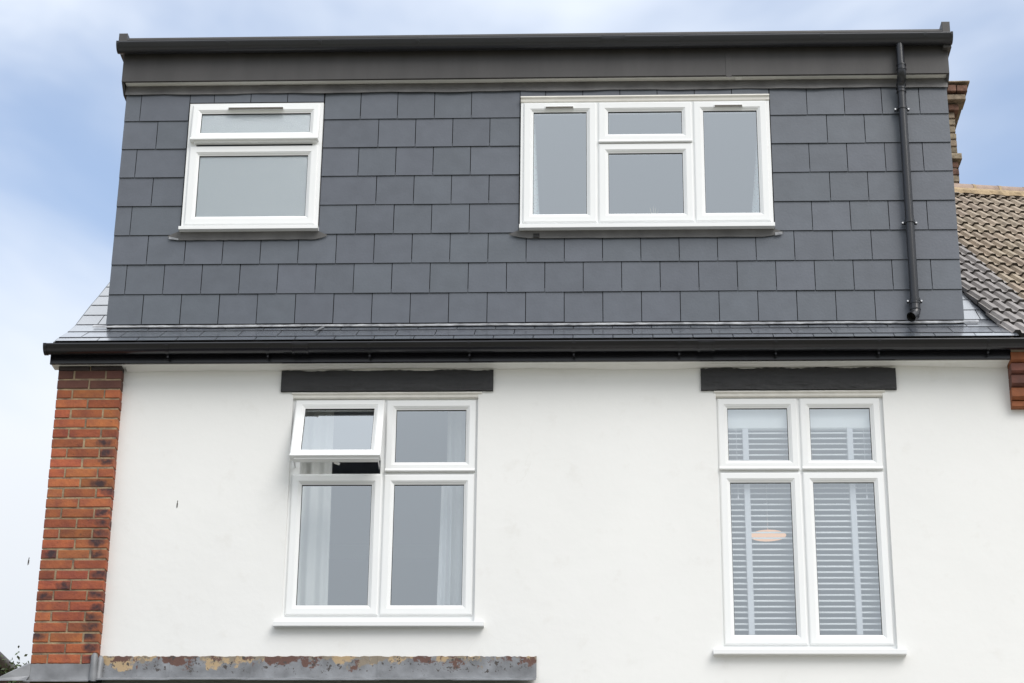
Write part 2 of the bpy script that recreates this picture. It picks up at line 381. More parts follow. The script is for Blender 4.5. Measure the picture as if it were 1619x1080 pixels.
# ------------------------------------------------------------------ mesh helpers
class MB:
    def __init__(s): s.v = []; s.f = []; s.mi = []
    def add(s, vs, fs, mi=0):
        k = len(s.v); s.v += [tuple(p) for p in vs]
        for f in fs: s.f.append([i + k for i in f]); s.mi.append(mi)
    def box(s, x0, x1, y0, y1, z0, z1, mi=0, c=0.0):
        if c <= 0:
            s.add([(x0,y0,z0),(x1,y0,z0),(x1,y1,z0),(x0,y1,z0),(x0,y0,z1),(x1,y0,z1),(x1,y1,z1),(x0,y1,z1)],
                  [(0,3,2,1),(4,5,6,7),(0,1,5,4),(1,2,6,5),(2,3,7,6),(3,0,4,7)], mi)
        else:       # chamfered front edges (towards -y)
            s.add([(x0,y0+c,z0),(x1,y0+c,z0),(x1,y1,z0),(x0,y1,z0),(x0,y0+c,z1),(x1,y0+c,z1),(x1,y1,z1),(x0,y1,z1),
                   (x0+c,y0,z0+c),(x1-c,y0,z0+c),(x1-c,y0,z1-c),(x0+c,y0,z1-c)],
                  [(0,3,2,1),(4,5,6,7),(1,2,6,5),(2,3,7,6),(3,0,4,7),(8,9,10,11),(0,1,9,8),(1,5,10,9),(5,4,11,10),(4,0,8,11)], mi)
    def ring(s, x0, x1, z0, z1, prof, mi=0):
        """closed profile of (inset, y) swept round a rectangle with mitred corners"""
        vs = []
        for d, y in prof:
            vs += [(x0+d, y, z0+d), (x1-d, y, z0+d), (x1-d, y, z1-d), (x0+d, y, z1-d)]
        fs = []; n = len(prof)
        for i in range(n):
            j = (i + 1) % n
            for k in range(4):
                l = (k + 1) % 4
                fs.append((i*4+k, i*4+l, j*4+l, j*4+k))
        s.add(vs, fs, mi)
    def prism(s, pts, x0, x1, mi=0, cap=True):
        """outline in (y, z) extruded along x"""
        n = len(pts)
        vs = [(x0, y, z) for y, z in pts] + [(x1, y, z) for y, z in pts]
        fs = [(i, (i+1) % n, n + (i+1) % n, n + i) for i in range(n)]
        if cap: fs += [tuple(range(n-1, -1, -1)), tuple(range(n, 2*n))]
        s.add(vs, fs, mi)
    def strip(s, pts, x0, x1, mi=0):
        n = len(pts)
        s.add([(x0, y, z) for y, z in pts] + [(x1, y, z) for y, z in pts],
              [(i, i+1, n+i+1, n+i) for i in range(n-1)], mi)
    def tube(s, path, r, seg=16, mi=0, cap=True):
        path = [Vector(p) for p in path]; k = len(s.v); n = len(path)
        prev = None
        for i, p in enumerate(path):
            d = (path[min(i+1, n-1)] - path[max(i-1, 0)]).normalized()
            a = Vector((1, 0, 0)) if abs(d.x) < 0.8 else Vector((0, 1, 0))
            if prev is not None: a = prev
            a = (a - d * a.dot(d)).normalized(); prev = a
            b = d.cross(a)
            rr = r[i] if isinstance(r, (list, tuple)) else r
            for q in range(seg):
                t = 2 * math.pi * q / seg
                s.v.append(tuple(p + (a * math.cos(t) + b * math.sin(t)) * rr))
        for i in range(n-1):
            for q in range(seg):
                q2 = (q+1) % seg
                s.f.append([k+i*seg+q, k+i*seg+q2, k+(i+1)*seg+q2, k+(i+1)*seg+q]); s.mi.append(mi)
        if cap:
            s.f.append([k+q for q in range(seg-1, -1, -1)]); s.mi.append(mi)
            s.f.append([k+(n-1)*seg+q for q in range(seg)]); s.mi.append(mi)
    def mesh(s, name, mats):
        me = bpy.data.meshes.new(name)
        me.from_pydata(s.v, [], s.f)
        for m in (mats if isinstance(mats, (list, tuple)) else [mats]): me.materials.append(MATS[m])
        me.polygons.foreach_set('material_index', s.mi)
        me.update()
        return me
    def build(s, name, mats, parent=None, loc=None, smooth=False, fix=False):
        me = s.mesh(name, mats)
        if fix:
            import bmesh
            bm = bmesh.new(); bm.from_mesh(me); bmesh.ops.recalc_face_normals(bm, faces=bm.faces); bm.to_mesh(me); bm.free()
        if smooth:
            me.polygons.foreach_set('use_smooth', [True] * len(me.polygons))
            me.set_sharp_from_angle(angle=R(40))
        return link(name, me, parent, loc)
def link(name, me, parent=None, loc=None, rot=None):
    o = bpy.data.objects.new(name, me); COL.objects.link(o)
    if parent: o.parent = parent
    if loc: o.location = loc
    if rot: o.rotation_euler = rot
    return o
def tag(o, label, cat, group=None):
    o['label'] = label; o['category'] = cat
    if group: o['group'] = group
    return o
def empty(name, loc=(0, 0, 0)):
    o = bpy.data.objects.new(name, None); COL.objects.link(o); o.location = loc
    o.empty_display_size = 0.2
    return o
def one(name, mats, parent, fn, smooth=False, fix=False):
    m = MB(); fn(m); return m.build(name, mats, parent, smooth=smooth, fix=fix)

# ------------------------------------------------------------------ ground
g = MB(); g.add([(-400,-400,0),(400,-400,0),(400,400,0),(-400,400,0)], [(0,1,2,3)])
go = g.build('ground', 'lawn'); go['kind'] = 'structure'
g = MB(); g.box(-9, 9, -7.5, -0.3, -0.1, 0.03)
go = g.build('patio', 'paving'); go['kind'] = 'structure'

# ------------------------------------------------------------------ the house
H = empty('terraced_house', (0, 0, 0))
tag(H, 'white rendered house with slate hung dormer, four white framed windows and black gutter', 'house')

Y_D = 0.20            # dormer face
# window rectangles: x0, x1, z0, z1 of the hole
OPEN_LOW = [(-2.110, -0.830, 5.262, 6.912), (0.798, 1.934, 5.075, 6.912)]
OPEN_DORM = [(-3.022, -2.018, 8.222, 9.287), (-0.568, 1.262, 8.222, 9.300)]

def wall_with_holes(name, mats, x0, x1, z0, z1, yf, yb, holes, parent):
    m = MB()
    xs = sorted({x0, x1, *[h[0] for h in holes], *[h[1] for h in holes]})
    zs = sorted({z0, z1, *[h[2] for h in holes], *[h[3] for h in holes]})
    idx = {}
    def V(x, y, z):
        k = (x, y, z)
        if k not in idx: idx[k] = len(m.v); m.v.append(k)
        return idx[k]
    def hole(i, j):
        if i < 0 or j < 0 or i >= len(xs)-1 or j >= len(zs)-1: return True
        cx, cz = (xs[i]+xs[i+1])/2, (zs[j]+zs[j+1])/2
        return any(h[0] < cx < h[1] and h[2] < cz < h[3] for h in holes)
    def F(*v): m.f.append(list(v)); m.mi.append(0)
    for i in range(len(xs)-1):
        for j in range(len(zs)-1):
            if hole(i, j): continue
            a, b, c, d = xs[i], xs[i+1], zs[j], zs[j+1]
            F(V(a,yf,c), V(b,yf,c), V(b,yf,d), V(a,yf,d))
            F(V(b,yb,c), V(a,yb,c), V(a,yb,d), V(b,yb,d))
            if hole(i-1, j): F(V(a,yb,c), V(a,yf,c), V(a,yf,d), V(a,yb,d))
            if hole(i+1, j): F(V(b,yf,c), V(b,yb,c), V(b,yb,d), V(b,yf,d))
            if hole(i, j-1): F(V(a,yb,c), V(b,yb,c), V(b,yf,c), V(a,yf,c))
            if hole(i, j+1): F(V(a,yf,d), V(b,yf,d), V(b,yb,d), V(a,yb,d))
    return m.build(name, mats, parent)
wall_with_holes('rendered_wall', 'white_render', -3.46, 6.5, 0.0, 7.12, 0.0, 0.24, OPEN_LOW, H)
one('gable_wall', 'red_brick', H, lambda m: m.prism([(0.02, 0), (7.5, 0), (7.5, 7.1), (3.75, 10.1), (0.02, 7.1)], -3.735, -3.47))
one('rear_wall', 'white_render', H, lambda m: m.box(-3.46, 2.9, 7.3, 7.5, 0, 7.1))

# ---- brick pier at the corner: each brick a piece
PX0, PX1, PYF = -3.742, -3.300, -0.07
pier = one('brick_pier', 'mortar', H, lambda m: m.box(PX0+0.006, PX1-0.005, PYF+0.0045, 0.2, 0.0, 7.083))
CH = 0.0717
bcache = {}
def brick_mesh(w, d, h, seed, mname):
    k = (round(w, 3), round(d, 3), seed, mname)
    if k in bcache: return bcache[k]
    rr = random.Random(hash((round(w, 3), seed)) & 0xffff)
    m = MB()
    c = 0.0045
    j = lambda a: rr.uniform(-a, a)
    # local origin: right end, front face, mid height
    f = [(-w+c+j(.002), j(.0015), -h/2+c+j(.0015)), (-c+j(.002), j(.0015), -h/2+c+j(.0015)), (-c+j(.002), j(.0015), h/2-c+j(.0015)), (-w+c+j(.002), j(.0015), h/2-c+j(.0015))]
    b = [(-w+j(.001), c, -h/2+j(.001)), (j(.001), c, -h/2+j(.001)), (j(.001), c, h/2+j(.001)), (-w+j(.001), c, h/2+j(.001))]
    e = [(-w, d, -h/2), (0, d, -h/2), (0, d, h/2), (-w, d, h/2)]
    m.add(f+b+e, [(0,1,2,3)] + [(4+i, 4+(i+1) % 4, (i+1) % 4, i) for i in range(4)] + [(8+i, 8+(i+1) % 4, 4+(i+1) % 4, 4+i) for i in range(4)] + [(11,10,9,8)])
    bcache[k] = m.mesh('brick', mname)
    return bcache[k]
bh, jt = 0.0603, 0.0112
n_rows = 30
for r in range(-1, n_rows):
    zt = 7.059 - r * CH
    zc = zt - CH / 2
    wtot = PX1 - PX0
    if r % 2 == 0:
        cuts = [0, 0.103, 0.103+jt+0.2135, wtot]
    else:
        cuts = [0, wtot/2 - jt/2, wtot]
    hh = bh if r >= 0 else 0.03
    if r < 0: zc = 7.069
    for i in range(len(cuts)-1):
        a = PX0 + cuts[i] + (jt if i else 0); b = PX0 + cuts[i+1]
        last = i == len(cuts) - 2
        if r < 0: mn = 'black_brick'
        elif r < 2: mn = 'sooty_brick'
        elif last and r > 6 and random.random() < 0.82: mn = 'burnt_brick'
        elif i == 0 and random.random() < 0.15 and r > 6: mn = 'burnt_brick'
        else: mn = 'red_brick'
        me = brick_mesh(b - a, 0.14, hh, random.randrange(4), mn)
        yy = PYF + random.uniform(-0.0025, 0.002) - (0.010 if r < 0 else 0)
        link('brick', me, pier, (b + random.uniform(-.0015, .0015), yy, zc + random.uniform(-.001, .001)), (0, random.uniform(-.004, .004), 0))
one('pier_foot', 'mortar', H, lambda m: m.box(PX0+0.01, PX1-0.01, PYF+0.012, -0.002, 0.0, 4.86))

# ---- lower eaves: soffit, cove, fascia, gutter
one('eaves_soffit', 'soffit_white', H, lambda m: m.box(-3.79, 2.80, -0.108, 0.0, 7.086, 7.098))
def cove(m):
    n = 120; rr = random.Random(3)
    for i in range(n):
        xa, xb = -3.28 + i * (6.07 / n), -3.28 + (i + 1) * (6.07 / n)
        def sag(x): return 0.010 + 0.006 * math.sin(x * 2.1 + 1.0) + 0.004 * math.sin(x * 5.3) + 0.002 * math.sin(x * 17)
        m.add([(xa, -0.05, 7.0858), (xb, -0.05, 7.0858), (xb, -0.001, 7.0858 - sag(xb)), (xa, -0.001, 7.0858 - sag(xa)),
               (xa, -0.018, 7.082 - sag(xa)*0.5), (xb, -0.018, 7.082 - sag(xb)*0.5)], [(0, 1, 5, 4), (4, 5, 2, 3)])
one('eaves_cove', 'white_render', H, cove, smooth=True)
one('fascia_board', 'black_plastic', H, lambda m: m.box(-3.794, 2.80, -0.13, -0.1085, 7.082, 7.205, c=0.003))
def half_round(cy, cz, r, th, n=14, lip=0.006, dp=1.0):
    o = [(cy - r*math.cos(math.pi*i/n), cz - dp*r*math.sin(math.pi*i/n)) for i in range(n+1)]
    q = [(cy + (r-th)*math.cos(math.pi*i/n), cz - (dp*r-th)*math.sin(math.pi*i/n)) for i in range(n+1)]
    return [(cy-r-lip*0.6, cz+lip*0.2), (cy-r-lip*0.6, cz-lip)] + o[1:] + q[:-1] + [(cy-r+th, cz+lip)]+[(cy-r, cz+lip)]
GY, GZ, GR = -0.188, 7.184, 0.056
gut = one('eaves_gutter', 'black_plastic', H, lambda m: m.prism(half_round(GY, GZ, GR, 0.004), -3.81, 6.5), smooth=True)
def stop_end(cy, cz, r, x0, x1):
    def fn(m):
        n = 14
        m.prism([(cy - r*math.cos(math.pi*i/n), cz - r*math.sin(math.pi*i/n)) for i in range(n+1)] + [(cy+r, cz+.006), (cy-r, cz+.006)], x0, x1)
    return fn
one('stop_end', 'black_plastic', gut, stop_end(GY, GZ, GR+.004, -3.822, -3.80))
def bracket(x, cy, cz, r, back, strap=True):
    def fn(m):
        n = 14
        m.prism([(cy - (r+.004)*math.cos(math.pi*i/n), cz - (r+.004)*math.sin(math.pi*i/n)) for i in range(n+1)] +
                [(cy + (r+.0005)*math.cos(math.pi*i/n), cz - (r+.0005)*math.sin(math.pi*i/n)) for i in range(n+1)], x-.011, x+.011)
        if not strap: return
        m.box(x-.013, x+.013, back-.006, back, cz-r-.028, cz+.01)
        m.box(x-.006, x+.006, cy+r*0.2, back-.004, cz-r-.022, cz-r+.004)
    return fn
for x in (-2.965, -2.273, -1.571, -0.885, -0.171, 0.548, 1.204, 1.901, 2.637):
    one('gutter_bracket', 'black_plastic', gut, bracket(x, GY, GZ, GR, -0.13), smooth=True)
def union(x, w, cy, cz, r):
    def fn(m):
        n = 14
        for xx, ww, e in ((x, w, .004), (x-w+.006, .007, .008), (x+w-.006, .007, .008)):
            m.prism([(cy - (r+e)*math.cos(math.pi*i/n), cz - (r+e)*math.sin(math.pi*i/n)) for i in range(n+1)] +
                    [(cy + (r+.0005)*math.cos(math.pi*i/n), cz - (r+.0005)*math.sin(math.pi*i/n)) for i in range(n+1)], xx-ww, xx+ww)
    return fn
for x in (-2.046, 0.73):
    one('gutter_union', 'black_plastic', gut, union(x, .055, GY, GZ, GR), smooth=True)
one('fascia_joint', 'black_plastic', H, lambda m: m.box(0.985, 1.015, -0.133, -0.129, 7.080, 7.19))

# ---- slate roof slope below and beside the dormer
NODES = [(-0.205, 7.216), (-0.116, 7.277), (0.10, 7.410), (0.315, 7.555), (0.488, 7.703), (0.678, 7.864), (0.885, 8.028), (1.08, 8.189)]
while NODES[-1][0] < 3.4:
    y, z = NODES[-1]; NODES.append((y + 0.198, z + 0.162))
VERGE_L = -3.752
def right_end(y):        # where the neighbour's tiles lap over the slates
    return 2.80 - 0.045 * max(0, y) + 0.05
one('eaves_filler', 'underlay', H, lambda m: m.prism([(-.128, 7.206), (-.10, 7.245), (.10, 7.375), (.30, 7.50), (.30, 7.13), (-.10, 7.13)], -3.74, 2.80))
roof = one('roof_slope', 'underlay', H, lambda m: m.strip([(y, z - 0.022) for y, z in NODES] + [(3.75, 10.05)], VERGE_L + 0.01, 2.80))
SP = 0.2735
def slate_solid(w, ln, th, tap=0.0):
    """local: x right, y out of the face (towards -y), z up the face; origin bottom left; bottom edge thicker and darker"""
    m = MB()
    m.add([(0,-th,0),(w,-th,0),(w,0,0),(0,0,0),(0,-th*0.9,ln),(w,-th*0.9,ln),(w,0,ln),(0,0,ln)],
          [(0,1,5,4)], 0)
    m.add([(0,-th,0),(w,-th,0),(w,0,0),(0,0,0),(0,-th*0.9,ln),(w,-th*0.9,ln),(w,0,ln),(0,0,ln)],
          [(0,3,2,1),(4,5,6,7),(1,2,6,5),(2,3,7,6),(3,0,4,7)], 1)
    return m
scache = {}
def slate_mesh(w, ln, th, mname):
    k = (round(w, 3), round(ln, 3), th, mname)
    if k not in scache: scache[k] = slate_solid(round(w, 3), round(ln, 3), th).mesh('slate', [mname, 'slate_edge'])
    return scache[k]
GAP = 0.0055
for c in range(len(NODES) - 2):
    (y0, z0), (y1, z1) = NODES[c], NODES[c+1]
    ang = math.atan2(z1 - z0, y1 - y0)
    ln = math.hypot(y1 - y0, z1 - z0) + 0.035
    xr = right_end(y0)
    lift = 0.0045 if c else 0.002
    ph = -3.752 + (SP * 0.5 if c % 2 else 0) + 0.02
    edges = [VERGE_L]; x = ph
    while x < xr - 0.03:
        if x > VERGE_L + 0.05: edges.append(x)
        x += SP
    edges.append(xr)
    for i in range(len(edges) - 1):
        a, b = edges[i] + GAP/2, edges[i+1] - GAP/2
        if y0 > 0.26 and a > -3.47 and b < 2.5: continue       # inside the dormer
        if c > 9 and (a > -3.4 and b < 2.5): continue
        me = slate_mesh(b - a, ln, 0.0045, 'roof_slate')
        o = link('slate', me, roof, (a, y0 - lift*math.sin(ang), z0 + lift*math.cos(ang)))
        o.rotation_euler = (-(math.pi/2 - ang) - 0.013 + random.uniform(-.002, .002), 0, 0)
one('verge_strip', 'grey_gutter', roof, lambda m: m.prism([(y, z - 0.004) for y, z in NODES[:-1]] + [(y, z - 0.05) for y, z in NODES[:-1]][::-1], VERGE_L - 0.012, VERGE_L - 0.001))

# ---- dormer
DX0, DX1 = -3.507, 2.562
ZT, ZB = 9.374, 7.506
dorm = wall_with_holes('dormer', 'underlay', DX0 + 0.004, DX1 - 0.004, 7.47, 9.70, Y_D, Y_D + 0.2, OPEN_DORM, H)
one('dormer_cheek', 'slate', H, lambda m: m.box(DX0 + 0.004, DX0 + 0.05, Y_D + 0.203, 3.6, 7.5, 9.70))
one('dormer_cheek', 'slate', H, lambda m: m.box(DX1 - 0.05, DX1 - 0.004, Y_D + 0.203, 3.6, 7.5, 9.70))
G = (ZT - ZB) / 8
CUTS = [(-3.024, -2.018, 8.245, 9.288), (-0.570, 1.262, 8.245, 9.301)]
def place_slate(a, b, za, zb):
    if b - a < 0.012 or zb - za < 0.012: return
    me = slate_mesh(b - a - GAP, zb - za, 0.0055, 'slate')
    o = link('slate', me, dorm, (a + GAP/2, Y_D - 0.0112 + random.uniform(-.0008, .0008), za + random.uniform(-.0009, .0009)))
    o.rotation_euler = (-0.033 + random.uniform(-.003, .003), random.uniform(-.0018, .0018), random.uniform(-.004, .004))
for r in range(8):
    zt = ZT - r * G; zb = zt - G
    top = zt + (0.030 if r else 0.02)
    x = (-1.749 if r % 2 == 0 else -1.884)
    while x > DX0: x -= SP
    # joints of this course; slivers at the corners and beside the windows are joined to the next slate
    js = [DX0]
    while x < DX1:
        x += SP
        near_edge = x < DX0 + 0.09 or x > DX1 - 0.10
        near_win = r <= 4 and any(c[0] - 0.15 < x < c[0] or c[1] < x < c[1] + 0.15 for c in CUTS)
        if not near_edge and not near_win and x < DX1: js.append(x)
    js.append(DX1)
    for a, b in zip(js, js[1:]):
        # subtract the window cuts
        parts = [(a, b, zb, top)]
        for (cx0, cx1, cz0, cz1) in CUTS:
            if r <= 4: cz0 = 8.0
            new = []
            for (pa, pb, pz0, pz1) in parts:
                if pb <= cx0 or pa >= cx1 or pz1 <= cz0 or pz0 >= cz1: new.append((pa, pb, pz0, pz1)); continue
                if pa < cx0: new.append((pa, cx0, pz0, pz1))
                if pb > cx1: new.append((cx1, pb, pz0, pz1))
                ia, ib = max(pa, cx0), min(pb, cx1)
                if pz1 > cz1: new.append((ia, ib, cz1, pz1))
                if pz0 < cz0: new.append((ia, ib, pz0, cz0))
            parts = new
        for p in parts: place_slate(*p)

# lead strip over the top course, with laps
def top_flash(m):
    xs = [-3.512, -2.509, -1.275, -0.698, 0.42, 1.303, 2.02, 2.566]
    for i in range(len(xs) - 1):
        n = 10
        for k in range(n):
            xa = xs[i] + (xs[i+1]-xs[i]) * k / n; xb = xs[i] + (xs[i+1]-xs[i]) * (k+1) / n
            w = lambda x: 0.0035 * math.sin(x * 7.1) + 0.002 * math.sin(x * 19)
            e = 0.0025 * (i % 2)
            m.add([(xa, Y_D-.026-e+w(xa)*.6, 9.356+w(xa)), (xb, Y_D-.026-e+w(xb)*.6, 9.356+w(xb)), (xb, Y_D-.012-e, 9.434), (xa, Y_D-.012-e, 9.434),
                   (xa, Y_D-.021-e+w(xa)*.6, 9.356+w(xa)), (xb, Y_D-.021-e+w(xb)*.6, 9.356+w(xb))], [(0, 1, 2, 3), (4, 5, 1, 0)])
one('top_flashing', 'lead_grey', H, top_flash)
# fascia, soffit, flat roof
FY = 0.112
one('dormer_soffit', 'soffit_white', H, lambda m: m.box(DX0 - 0.002, DX1 + 0.002, FY + 0.018, Y_D - 0.001, 9.437, 9.447))
fas = one('dormer_fascia', 'grey_trim', H, lambda m: m.box(-3.532, 2.574, FY, FY + 0.018, 9.433, 9.722, c=0.002))
def rtn(x0, x1):
    return lambda m: m.add([(x0, FY+.0185, 9.433), (x1, FY+.0185, 9.433), (x1, FY+.0185, 9.722), (x0, FY+.0185, 9.722),
                            (x0, Y_D+.012, 9.372), (x1, Y_D+.012, 9.372), (x0, 3.5, 9.36), (x1, 3.5, 9.36), (x1, 3.5, 9.80), (x0, 3.5, 9.80)],
                           [(0,1,2,3),(0,4,5,1),(4,6,7,5),(6,9,8,7),(3,2,8,9),(0,3,9,6,4),(1,5,7,8,2)])
one('fascia_return', 'grey_trim', H, rtn(-3.534, -3.516), fix=True)
one('fascia_return', 'grey_trim', H, rtn(2.558, 2.576), fix=True)
one('fascia_joint', 'grey_trim', fas, lambda m: m.box(0.945, 0.985, FY-.004, FY-.0005, 9.420, 9.62))
one('soffit_bead', 'soffit_white', H, lambda m: m.box(1.015, 1.065, FY+.019, Y_D-.03, 9.425, 9.446))
one('dormer_roof', 'felt', H, lambda m: m.prism([(0.135, 9.722), (3.5, 9.80), (3.5, 9.86), (0.10, 9.775), (0.10, 9.74), (0.135, 9.74)], -3.53, 2.572))
one('drip_trim', 'grey_trim', H, lambda m: m.prism([(0.040, 9.742), (0.10, 9.750), (0.10, 9.790), (0.088, 9.790), (0.082, 9.757), (0.040, 9.750)], -3.50, 2.53))
one('roof_kerb', 'grey_trim', H, lambda m: m.box(-3.572, -3.508, 0.07, 3.5, 9.69, 9.823, c=0.004))
one('roof_kerb', 'grey_trim', H, lambda m: m.box(2.534, 2.594, 0.06, 3.5, 9.62, 9.838, c=0.004))
UY, UZ, UR = 0.052, 9.706, 0.058
ug = one('dormer_gutter', 'grey_gutter', H, lambda m: m.prism(half_round(UY, UZ, UR, 0.004, dp=1.15), -3.555, 2.590), smooth=True)
one('stop_end', 'grey_gutter', ug, stop_end(UY, UZ, UR+.005, -3.568, -3.55))
one('stop_end', 'grey_gutter', ug, stop_end(UY, UZ, UR+.005, 2.585, 2.60))
for x in (-2.735, -2.047, -1.325, -0.578, 0.62, 1.646, 2.40):
    one('gutter_bracket', 'grey_gutter', ug, bracket(x, UY, UZ, UR, FY, False), smooth=True)
one('gutter_union', 'grey_gutter', ug, union(0.118, .085, UY, UZ, UR), smooth=True)

# downpipe with swan neck, clips and shoe
DPX, DPY = 2.218, 0.128
dp = empty('downpipe', (0, 0, 0)); dp.parent = H
def arc(p0, p1, p2, n=6):
    p0, p1, p2 = Vector(p0), Vector(p1), Vector(p2)
    return [(p0*(1-t)**2 + p1*2*t*(1-t) + p2*t*t) for t in [i/n for i in range(n+1)]]
top_y = 0.056
one('outlet_pipe', 'pipe', dp, lambda m: m.tube([(DPX-.003, top_y, 9.655), (DPX-.002, top_y, 9.42)], .029, 20), smooth=True)
one('swan_neck', 'pipe', dp, lambda m: m.tube([(DPX, top_y, 9.47)] + arc((DPX, top_y, 9.44), (DPX, top_y, 9.395), (DPX, (top_y+DPY)/2, 9.375)) + arc((DPX, (top_y+DPY)/2+.002, 9.374), (DPX, DPY, 9.355), (DPX, DPY, 9.31)) + [(DPX, DPY, 9.285)], .033, 20), smooth=True)
for z, yy in ((9.47, top_y), (9.435, top_y), (9.345, DPY-.004), (9.315, DPY), (9.288, DPY)):
    one('pipe_collar', 'pipe', dp, lambda m: m.tube([(DPX, yy, z-.005), (DPX, yy, z+.005)], .0365, 20), smooth=True)
one('pipe_length', 'pipe', dp, lambda m: m.tube([(DPX, DPY, 9.30), (DPX-.004, DPY, 7.60)], .031, 24), smooth=True)
def shoe(m):
    p = [Vector((DPX-.004, DPY, 7.63)), Vector((DPX-.004, DPY, 7.545)), Vector((DPX-.012, DPY-.010, 7.515)), Vector((DPX-.042, DPY-.040, 7.487))]
    m.tube(p, .0355, 20, cap=False)
    m.tube([p[3], p[2]+Vector((0,0,.003))], .0315, 20, mi=1, cap=False)
    m.tube([p[2], p[2]+Vector((0.002,0.002,.003))], .032, 20, mi=1)
one('pipe_shoe', ['pipe', 'gasket'], dp, shoe, smooth=True)
for z in (7.605, 7.56):
    one('pipe_collar', 'pipe', dp, lambda m: m.tube([(DPX-.004, DPY, z-.004), (DPX-.004, DPY, z+.004)], .0385, 20), smooth=True)
for z in (9.155, 8.239, 7.632):
    cl = one('pipe_clip', 'pipe', dp, lambda m: (m.tube([(DPX-.002, DPY, z-.011), (DPX-.002, DPY, z+.011)], .0365, 20), m.box(DPX-.055, DPX+.051, DPY+.022, DPY+.034, z-.010, z+.010), m.box(DPX-.02, DPX+.016, DPY+.03, Y_D-.005, z-.012, z+.012)), smooth=True)
    for sx in (-.050, .046):
        one('screw', 'steel', cl, lambda m: m.tube([(DPX+sx, DPY+.010, z), (DPX+sx, DPY+.024, z)], .0065, 8))

# lead cover at the foot of the dormer, dressed over the slates, with pale sealant smears
def foot_flash(m):
    n = 150; x0, x1 = -3.60, 2.66
    def zr(y):
        for (a, za), (b, zb) in zip(NODES, NODES[1:]):
            if y <= b: return za + (zb-za)*(y-a)/(b-a)
    rr = random.Random(11)
    fr = [0.163 + 0.007*math.sin(i*0.21) + rr.uniform(-.004, .004) for i in range(n+1)]
    for i in range(n+1):
        if i < 4: fr[i] = 0.163 + 0.02*(4-i)/4
        if i > n-4: fr[i] = 0.163 + 0.02*(i-n+4)/4
    P = []
    for i in range(n+1):
        x = x0 + (x1-x0)*i/n
        bmp = rr.uniform(0, .0035)
        P.append([(x, fr[i], zr(fr[i])+.020), (x, fr[i]-.001, zr(fr[i])+.0245+bmp*.5), (x, fr[i]+.022, zr(fr[i]+.022)+.028+bmp), (x, 0.225, zr(0.225)+.027)])
    vs = [p for q in P for p in q]; fs = []
    for i in range(n):
        for k in range(3): fs.append((i*4+k, (i+1)*4+k, (i+1)*4+k+1, i*4+k+1))
    m.add(vs, fs)
one('foot_flashing', 'sealant', H, foot_flash, smooth=True)
# strap of bent lead lying on the slates
one('lead_tag', 'lead_clean', H, lambda m: m.add([(-1.99, -.01, 7.368), (-1.97, -.01, 7.368), (-1.93, .15, 7.466), (-1.955, .15, 7.466)], [(0, 1, 2, 3)]))

# ------------------------------------------------------------------ windows
def sash_prof(w, yf, yb, step=0.016):
    """face chamfered on the outside and stepped down to the glazing bead"""
    return [(0, yb), (0, yf+.010), (.003, yf+.004), (.010, yf), (w-.024, yf), (w-.020, yf+.004), (w-.017, yf+.0045), (w-.006, yf+step-.003), (w, yf+step), (w, yb)]
def sash(win, x0, x1, z0, z1, yf, w=0.070, drip=False, pane='window_glass', depth=0.05):
    s = one('sash', 'upvc', win, lambda m: m.ring(x0, x1, z0, z1, sash_prof(w, yf, yf+depth)), fix=True)
    if drip:
        one('drip_bar', 'upvc', win, lambda m: m.prism([(yf-.012, z0+.004), (yf-.010, z0-.002), (yf+.012, z0-.002), (yf+.012, z0+.022), (yf+.001, z0+.022)], x0+.004, x1-.004))
    gk = .0045
    one('gasket', 'gasket', win, lambda m: m.ring(x0+w-.0015, x1-w+.0015, z0+w-.0015, z1-w+.0015, [(0, yf+.018), (0, yf+.030), (gk, yf+.030), (gk, yf+.022)]), fix=True)
    def pn(m):
        e = .001
        m.box(x0+w-e, x1-w+e, yf+.026, yf+.029, z0+w-e, z1-w+e)
    m = MB(); a, b, c, d = x0+w-.001, x1-w+.001, z0+w-.001, z1-w+.001
    m.add([(a, 0, c), (b, 0, c), (b, 0, d), (a, 0, d)], [(0, 1, 2, 3)])
    p = m.build('pane', pane, win, loc=(0, yf+.0275, 0))
    return s
def window(x0, x1, z0, z1, yf, bars_v, bars_h, depth=0.07):
    def fn(m):
        w = .068
        m.ring(x0, x1, z0, z1, [(0, yf+depth), (0, yf+.002), (.002, yf), (w-.001, yf), (w, yf+.001), (w, yf+depth)])
    o = one('window', 'upvc', H, fn, fix=True)
    for (x, a, b) in bars_v:
        one('mullion', 'upvc', o, lambda m: m.box(x-.022, x+.022, yf+.001, yf+depth-.004, a, b, c=.002))
    for (z, a, b) in bars_h:
        one('transom', 'upvc', o, lambda m: m.box(a, b, yf+.0025, yf+depth-.006, z-.022, z+.022, c=.002))
    return o
def sill(win, x0, x1, z0, z1, yf, yb):
    one('sill', 'upvc', win, lambda m: m.prism([(yf, z0), (yf, z1-.003), (yf+.004, z1), (yb, z1+.012), (yb, z0)], x0, x1))
def vent(win, x0, x1, z, yf):
    v = one('trickle_vent', 'upvc', win, lambda m: m.box(x0, x1, yf-.010, yf+.0005, z-.011, z+.011, c=.003))
    one('vent_slot', 'vent_metal', v, lambda m: m.box(x0+.006, x1-.006, yf-.0125, yf-.009, z-.010, z+.004))
def head_trim(win, x0, x1, z0, z1, yf, name='old_white_paint'):
    one('head_trim', name, win, lambda m: m.prism([(yf, z1), (yf-.002, z1-.010), (yf+.010, z1-.018), (yf+.012, z0+.006), (yf+.02, z0), (yf+.06, z0), (yf+.06, z1)], x0, x1))

